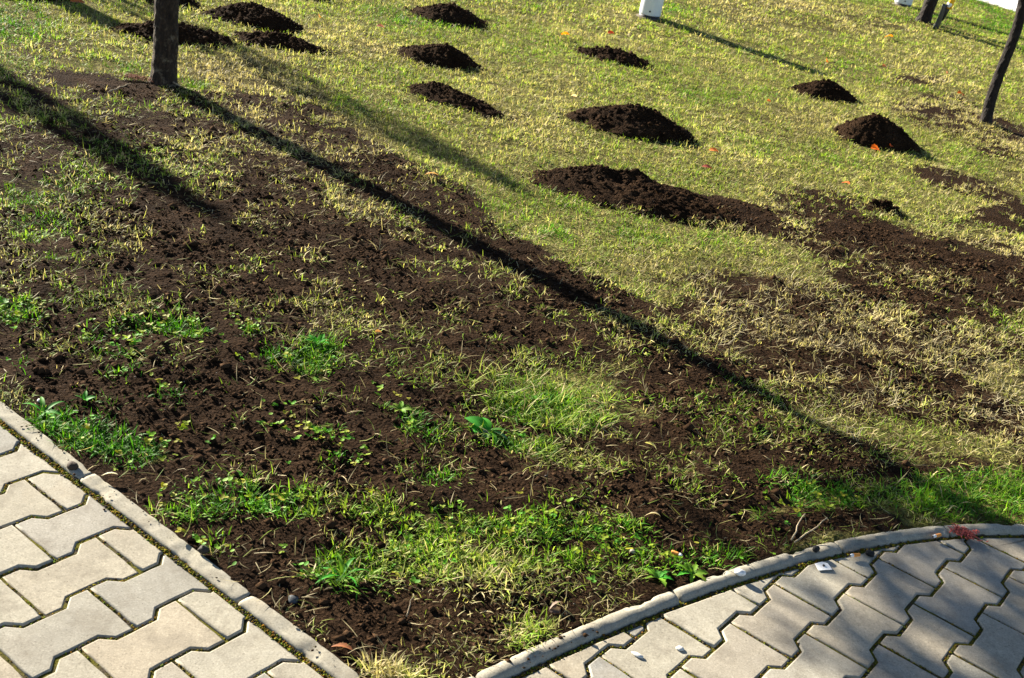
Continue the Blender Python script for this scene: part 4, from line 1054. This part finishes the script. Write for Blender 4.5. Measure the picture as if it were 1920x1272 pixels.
def splat(label, x, y, r, st, rz, seed):
    th = np.linspace(0, 2 * math.pi, 22, endpoint=False); q = r * (.7 + .7 * fbm(np.cos(th) * 1.3 + seed, np.sin(th) * 1.3, seed, 3))
    V = [(0, 0, .0016)] + [(a * math.cos(t) * st, a * math.sin(t), .0006) for a, t in zip(q, th)] + [(a * 1.03 * math.cos(t) * st, a * 1.03 * math.sin(t), -.001) for a, t in zip(q, th)]
    n = 22; F = [(0, 1 + i, 1 + (i + 1) % n) for i in range(n)] + [(1 + i, 1 + n + i, 1 + n + (i + 1) % n, 1 + (i + 1) % n) for i in range(n)]
    o = tag(link("bird_dropping", py_mesh("bird_dropping", V, F, M_LIME), None, (x, y, .0015)), label, "bird dropping"); o.rotation_euler = (0, 0, R(rz))
splat("streaky white bird dropping on the paving below the curved kerb", .352, 1.776, .0048, 2.3, -25, 3)
splat("round white bird dropping on the paving right of the streaky one", .437, 1.82, .006, 1.2, 10, 7)
# torn paper with a dark dot
V = [(-.018, -.012, 0), (.016, -.014, .002), (.019, .009, .001), (.004, .012, .004), (-.015, .010, .0015)]
V = V + [(x, y, z + .0009) for x, y, z in V]
F = [(4, 3, 2, 1, 0), (5, 6, 7, 8, 9)] + [(i, (i + 1) % 5, 5 + (i + 1) % 5, 5 + i) for i in range(5)]
pp = tag(link("paper_scrap", py_mesh("paper_scrap", V, F, M_PAPER, False), None, (.779, 2.196, .003)), "torn white paper scrap with a dark dot on the paving by the curved kerb", "paper"); pp.rotation_euler = (0, 0, .4)
V, F = tube([(0, 0, .0015), (0, 0, .0052)], [.0032, .0026], 10); link("dot", py_mesh("dot", V, F, M_ASH), pp, (.002, 0, 0))
# red fluff
def fluff(label, x, y, z, n, spread, col, seed):
    rr = random.Random(seed); V, F, C = [], [], []
    for i in range(n):
        p = Vector((rr.gauss(0, spread), rr.gauss(0, spread * .55), rr.uniform(0, .008))); a = rr.uniform(0, 6.28); L = rr.uniform(.006, .014)
        q = [p, p + Vector((math.cos(a) * L * .5, math.sin(a) * L * .5, rr.uniform(.001, .005))), p + Vector((math.cos(a + .6) * L, math.sin(a + .6) * L, rr.uniform(-.001, .004)))]
        v, f_ = tube(q, [.0009, .0012, .0006], 4); b = len(V); V += v; F += [tuple(k + b for k in g_) for g_ in f_]
    m = plain("red_fluff", col, .85, .2, .35, 500)
    tag(link("red_fluff", py_mesh("red_fluff", V, F, m), None, (x, y, z)), label, "fluff")
fluff("tuft of dusty red plant fluff lying over the curved kerb", 1.165, 2.452, .008, 150, .017, (.42, .09, .07), 4)
fluff("reddish dry sprig patch at the foot of the lichen spotted trunk", -1.80, 4.86, gz1(-1.8, 4.86) + .010, 300, .032, (.20, .085, .05), 5)
# twigs
M_TWIG = plain("dry_twig", (.34, .27, .17), .8, .2, .35, 120)
def twig(label, p, q, r, zo=.0, lift=0.0):
    a = Vector((*p, gz1(*p) + r + zo)); b = Vector((*q, gz1(*q) + r + zo + lift)); n = 7; pts = [a.lerp(b, i / (n - 1)) + Vector((random.gauss(0, .0014), random.gauss(0, .0014), random.gauss(0, .001))) for i in range(n)]
    V, F = tube([p_ - a for p_ in pts], [r * (1.15 - .5 * i / (n - 1)) for i in range(n)], 7)
    tag(link("twig", py_mesh("twig", V, F, M_TWIG), None, a), label, "twig")
twig("straight dry twig leaning up from the curved kerb, the steeper of a pair", (.715, 2.262), (.745, 2.335), .0019, .008, .035)
twig("longer dry twig lying lower beside the steep one at the curved kerb", (.722, 2.258), (.815, 2.375), .0017, .008, .01)
twig("pale stalk sticking up from the bare soil at the picture's lower middle", (-.092, 1.752), (-.088, 1.785), .0012, 0, .03)
twig("pale twig on the ground at the foot of the lichen spotted trunk", (-1.70, 4.93), (-1.60, 4.83), .004, .012, .0)
twig("thin pale twig on shaded ground left of the lichen spotted trunk", (-1.81, 4.58), (-1.77, 4.71), .0028, .01, .01)

# ------------------------------------------------------------------ bollards
M_WHITE = plain("white_powder_coat", (.66, .70, .74), .35, .5, .05, 8)
M_BLACK = plain("black_rubber", (.012, .012, .013), .6, .4, .3, 60)
def lathe(prof, seg=40):
    V, F = [], []
    for r, z in prof:
        for j in range(seg): t = 2 * math.pi * j / seg; V.append((r * math.cos(t), r * math.sin(t), z))
    for i in range(len(prof) - 1):
        for j in range(seg): F.append((i * seg + j, i * seg + (j + 1) % seg, (i + 1) * seg + (j + 1) % seg, (i + 1) * seg + j))
    F.append(tuple(range(seg))[::-1]); F.append(tuple((len(prof) - 1) * seg + j for j in range(seg))); return V, F
M_PAD = concrete("bollard_footing", False, (.12, .10, .075))
def bollard(label, x, y, rad=.085, h=.60):
    e = tag(empty("bollard", (x, y, gz1(x, y))), label, "bollard", "white bollards on the lawn")
    V, F = lathe([(rad * .97, .022), (rad, .028), (rad, h - .10), (rad * .98, h - .05), (rad * .82, h - .015), (rad * .4, h)]); link("post", py_mesh("post", V, F, M_WHITE), e)
    V, F = lathe([(rad * .96, -.02), (rad * .96, .024)]); link("base_ring", py_mesh("base_ring", V, F, M_BLACK), e)
    V, F = lathe([(rad * 1.3, -.05), (rad * 1.2, -.002), (rad * .8, .008)], 32); link("footing", py_mesh("footing", V, F, M_PAD), e)
    for k in range(3):
        a = R(-95 + 120 * k); V, F = lathe([(.007, 0), (.007, .005), (.004, .008)], 8); o = link("bolt", py_mesh("bolt", V, F, M_BLACK), e, (rad * math.cos(a), rad * math.sin(a), .055)); o.rotation_euler = (0, math.pi / 2, a)
bollard("nearer white metal bollard with black base at the top of the lawn", .55, 9.25)
bollard("farther white metal bollard just left of the far trunk with the spade", 3.487, 13.46, .095)
bollard("made up white bollard, unseen beyond the far left corner, added to cast a short round ended shadow", -3.42, 6.62)  # unseen extra bollard, added only for the shadow it throws at far left

# ------------------------------------------------------------------ trees
def tree(label, x, y, dia, lean, h_first, top, seed, bark, crown_r, n_limb, n_leaf, leafcol, bias=(0, 0), leaf=.05, group="young trees planted in the lawn", kink=.01, low=()):
    rr = random.Random(seed); e = tag(empty("tree", (x, y, gz1(x, y) - .01)), label, "tree", group)
    # trunk: finely modelled tube with bark relief
    zz = list(np.arange(0, .9, .012)) + list(np.linspace(.92, top, 26)); seg = 44; V = []
    k_ = [(rr.uniform(-1, 1), rr.uniform(-1, 1)) for _ in range(4)]
    def axis_pt(z): 
        s = z / top
        return Vector((lean[0] * z + kink * (k_[0][0] * math.sin(z * 3.1) + k_[1][0] * math.sin(z * 7.3)), lean[1] * z + kink * (k_[0][1] * math.sin(z * 2.7) + k_[1][1] * math.sin(z * 6.1)), z))
    def rad(z): return dia / 2 * (1 + .30 * math.exp(-z / .035) + .05 * math.exp(-z / .15)) * (1 - .3 * (z / top) ** 1.3) * (1 - .86 * float(smooth(h_first - .16, h_first + .10, z)))
    Z, T = np.meshgrid(np.array(zz), np.linspace(0, 2 * math.pi, seg, endpoint=False), indexing='ij')
    rel = (fbm(np.cos(T) * 2.2 + seed, Z * 9 + np.sin(T) * 2.2, seed, 4, .62) - .5) * .16 + np.clip(fbm(np.cos(T) * 5 + seed, np.sin(T) * 5 + Z * 46, seed + 5, 3, .6) - .5, -.5, .5) * .30
    for i, z in enumerate(zz):
        c, r = axis_pt(z), rad(z)
        for j in range(seg):
            q = r * (1 + rel[i, j]); V.append((c.x + q * math.cos(T[i, j]), c.y + q * math.sin(T[i, j]), z))
    f_ = grid_faces(len(zz), seg, True)
    F = [tuple(q) for q in f_]
    # limbs
    tips = []
    def limb(p, d, L, r, depth):
        n = 6; pts, rads = [p], [r]; dd = d.copy()
        for i in range(n):
            dd = (dd + Vector((rr.gauss(0, .10), rr.gauss(0, .10), rr.gauss(.05, .06)))).normalized(); pts.append(pts[-1] + dd * L / n); rads.append(r * (1 - .75 * (i + 1) / n) + .001)
        v, f2 = tube(pts, rads, 7, False); b = len(V); V.extend([tuple(q) for q in v]); F.extend([tuple(k + b for k in g_) for g_ in f2])
        tips.extend(pts[3:])
        if depth < 2:
            for _ in range(4 if depth == 0 else 3):
                i = rr.randint(2, n); a = Vector((rr.gauss(0, 1), rr.gauss(0, 1), abs(rr.gauss(.3, .6)))).normalized()
                limb(pts[i], (dd * .7 + a * .75).normalized(), L * rr.uniform(.4, .6), rads[i] * .7, depth + 1)
    for i in range(n_limb):
        z = h_first + (top - h_first) * (i / n_limb) ** .9; a = i * 2.4 + rr.uniform(-.5, .5); up = .35 + .9 * i / n_limb
        d = Vector((math.cos(a) + bias[0] * (1 - i / n_limb), math.sin(a) + bias[1] * (1 - i / n_limb), up)).normalized()
        limb(axis_pt(z), d, crown_r * rr.uniform(.75, 1.1) * (1 - .35 * i / n_limb), max(rad(z) * .5, dia * .10), 0)
    for z, hd_, up, L in low:
        limb(axis_pt(z), Vector((math.cos(R(hd_)), math.sin(R(hd_)), up)).normalized(), L, dia * .10, 0)
    link("trunk", py_mesh("trunk", V, F, bark), e)
    if n_leaf:
        n = n_leaf; P = np.array([tips[rr.randrange(len(tips))][:] for _ in range(n)]); P += np.random.default_rng(seed).normal(0, .05, P.shape)
        g = np.random.default_rng(seed + 1); a = g.normal(size=(n, 3)); a /= np.linalg.norm(a, axis=1)[:, None]; b = np.cross(a, g.normal(size=(n, 3))); b /= np.linalg.norm(b, axis=1)[:, None]
        s = g.uniform(.6, 1.2, (n, 1)) * leaf; Vl = np.stack([P - a * s, P + b * s * .45, P + a * s, P - b * s * .45], 1).reshape(-1, 3); Fl = np.arange(4 * n)
        col = np.repeat(np.array(leafcol)[g.integers(0, len(leafcol), n)] * g.uniform(.7, 1.2, (n, 1)), 4, 0)
        link("crown", raw_mesh("crown", Vl, Fl, np.full(n, 4), M_LEAF, False, col), e)
    return e
AUT = [(.45, .12, .01), (.50, .22, .02), (.30, .20, .03), (.15, .16, .02)]
tree("slender tree trunk with lichen spotted bark at the left, casting the long shadow", -1.697, 4.90, .100, (-.005, .02), 1.27, 2.5, 21, M_BARK, .85, 9, 4600, AUT, (-.5, -.7), low=((1.30, 236, .06, 1.25), (1.36, 222, .12, .8), (1.33, 254, .12, 1.2), (1.40, 240, .18, 1.1), (1.42, 268, .15, .9), (1.38, 232, .10, 1.4), (1.46, 226, .14, 1.25), (1.50, 246, .16, 1.35), (1.30, 60, .9, .8)))
tree("dark leaning tree trunk at the right edge of the lawn", 2.72, 7.62, .064, (-.075, .0), 1.5, 3.1, 22, M_BARK2, .9, 9, 900, AUT, kink=.012)
tree("far tree trunk with a pale flank beside the spade", 3.467, 12.42, .125, (.0, .0), 1.5, 3.2, 23, M_BARK2, .9, 9, 900, AUT)

# made-up evergreens, unseen at the left, added to cast broad shadows on the lawn
M_TRUNKW = plain("shrub_wood", (.10, .07, .05), .9, .2, .3, 60)
def shadow_caster(label, x, y, h, wd, seed, leaves=5200):
    e = tag(empty("shadow_shrub", (x, y, gz1(x, y) - .01)), label, "shrub", "made up evergreens left of the lawn, added for their shadows")
    V, F = tube([(0, 0, 0), (.01, 0, h * .5), (0, .01, h * .93)], [.03, .02, .006], 8); link("stem", py_mesh("stem", V, F, M_TRUNKW), e)
    g = np.random.default_rng(seed); n = leaves; z = g.random(n) ** .85; prof = np.minimum(1, (z / .12) ** .5) * np.sqrt(np.clip(1 - (z) ** 5, 0, 1)); rad = wd / 2 * prof * np.sqrt(g.uniform(.25, 1.05, n)); a = g.uniform(0, 6.28, n)
    P = np.stack([rad * np.cos(a), rad * np.sin(a), .05 + z * (h - .05)], 1); d = g.normal(size=(n, 3)) * .5 + np.array([0, 0, 1]); d /= np.linalg.norm(d, axis=1)[:, None]; b = np.cross(d, g.normal(size=(n, 3))); b /= np.linalg.norm(b, axis=1)[:, None]
    s = g.uniform(.03, .055, (n, 1)); Vl = np.stack([P - d * s * .5, P + b * s * .35, P + d * s, P - b * s * .35], 1).reshape(-1, 3); col = np.repeat(np.array([.04, .085, .025]) * g.uniform(.6, 1.4, (n, 1)), 4, 0)
    link("foliage", raw_mesh("foliage", Vl, np.arange(4 * n), np.full(n, 4), M_LEAF, False, col), e)
shadow_caster("made up narrow evergreen, unseen at left, added to cast the broad shadow ending on bare soil", -5.05, 6.66, 1.99, .26, 31, 1900)
shadow_caster("made up narrow evergreen, unseen at left, added to cast the faint shadow across the clean grass", -4.20, 7.66, 2.02, .32, 32, 900)

# ------------------------------------------------------------------ spade leaning at the far trunk
def spade(label, x, y):
    e = tag(empty("spade", (x, y, gz1(x, y)), R(62)), label, "spade")
    M_STEEL = plain("black_steel", (.02, .021, .023), .45, .5, .3, 40); M_YEL = plain("yellow_grip", (.80, .42, .01), .45, .4, .1, 20); M_LAB = plain("white_label", (.8, .8, .78), .5, .3, .03, 20)
    # dished blade
    V, F = [], []; nu, nv_ = 9, 11
    for side in (0, 1):
        for j in range(nv_):
            t = j / (nv_ - 1); w = .105 * (1 - .12 * (1 - t)) if t > .2 else .105 * math.sin(math.pi / 2 * (t / .2)) ** .5 * .93 + .012
            for i in range(nu):
                s = -1 + 2 * i / (nu - 1); V.append((s * w, .030 * s * s + .03 * (1 - t) ** 2 + side * .004, -.03 + .29 * t))
    m = nu * nv_
    for j in range(nv_ - 1):
        for i in range(nu - 1):
            a = j * nu + i; F.append((a, a + 1, a + nu + 1, a + nu)); F.append((m + a, m + a + nu, m + a + nu + 1, m + a + 1))
    for j in range(nv_ - 1):
        for i in (0, nu - 1): a = j * nu + i; F.append((a, a + nu, m + a + nu, m + a))
    for i in range(nu - 1):
        for j in (0, nv_ - 1): a = j * nu + i; F.append((a, a + 1, m + a + 1, m + a))
    link("blade", py_mesh("blade", V, F, M_STEEL), e)
    V, F = tube([(0, .01, .10), (0, .0, .20), (0, -.012, .30)], [.012, .023, .024], 14); link("socket", py_mesh("socket", V, F, M_STEEL), e)
    V, F = tube([(0, -.012, .22), (0, -.02, .30), (0, -.05, .62)], [.029, .030, .024], 16); g = link("grip", py_mesh("grip", V, F, M_YEL), e)
    V, F = tube([(0, -.0115, .235), (0, -.0165, .275)], [.0302, .0305], 16, False); link("label_band", py_mesh("label_band", V, F, M_LAB), g)
    V, F = tube([(0, -.05, .60), (0, -.10, 1.08)], [.018, .017], 12); link("shaft", py_mesh("shaft", V, F, M_STEEL), e)
    V, F = tube([(0, -.10, 1.06), (-.05, -.105, 1.12), (-.05, -.112, 1.20), (.05, -.112, 1.20), (.05, -.105, 1.12), (0, -.10, 1.06)], [.013] * 6, 10); link("handle", py_mesh("handle", V, F, M_BLACK), e)
    return e
spade("black bladed spade with a yellow grip stuck in the ground beside the far trunk", 3.545, 12.02)
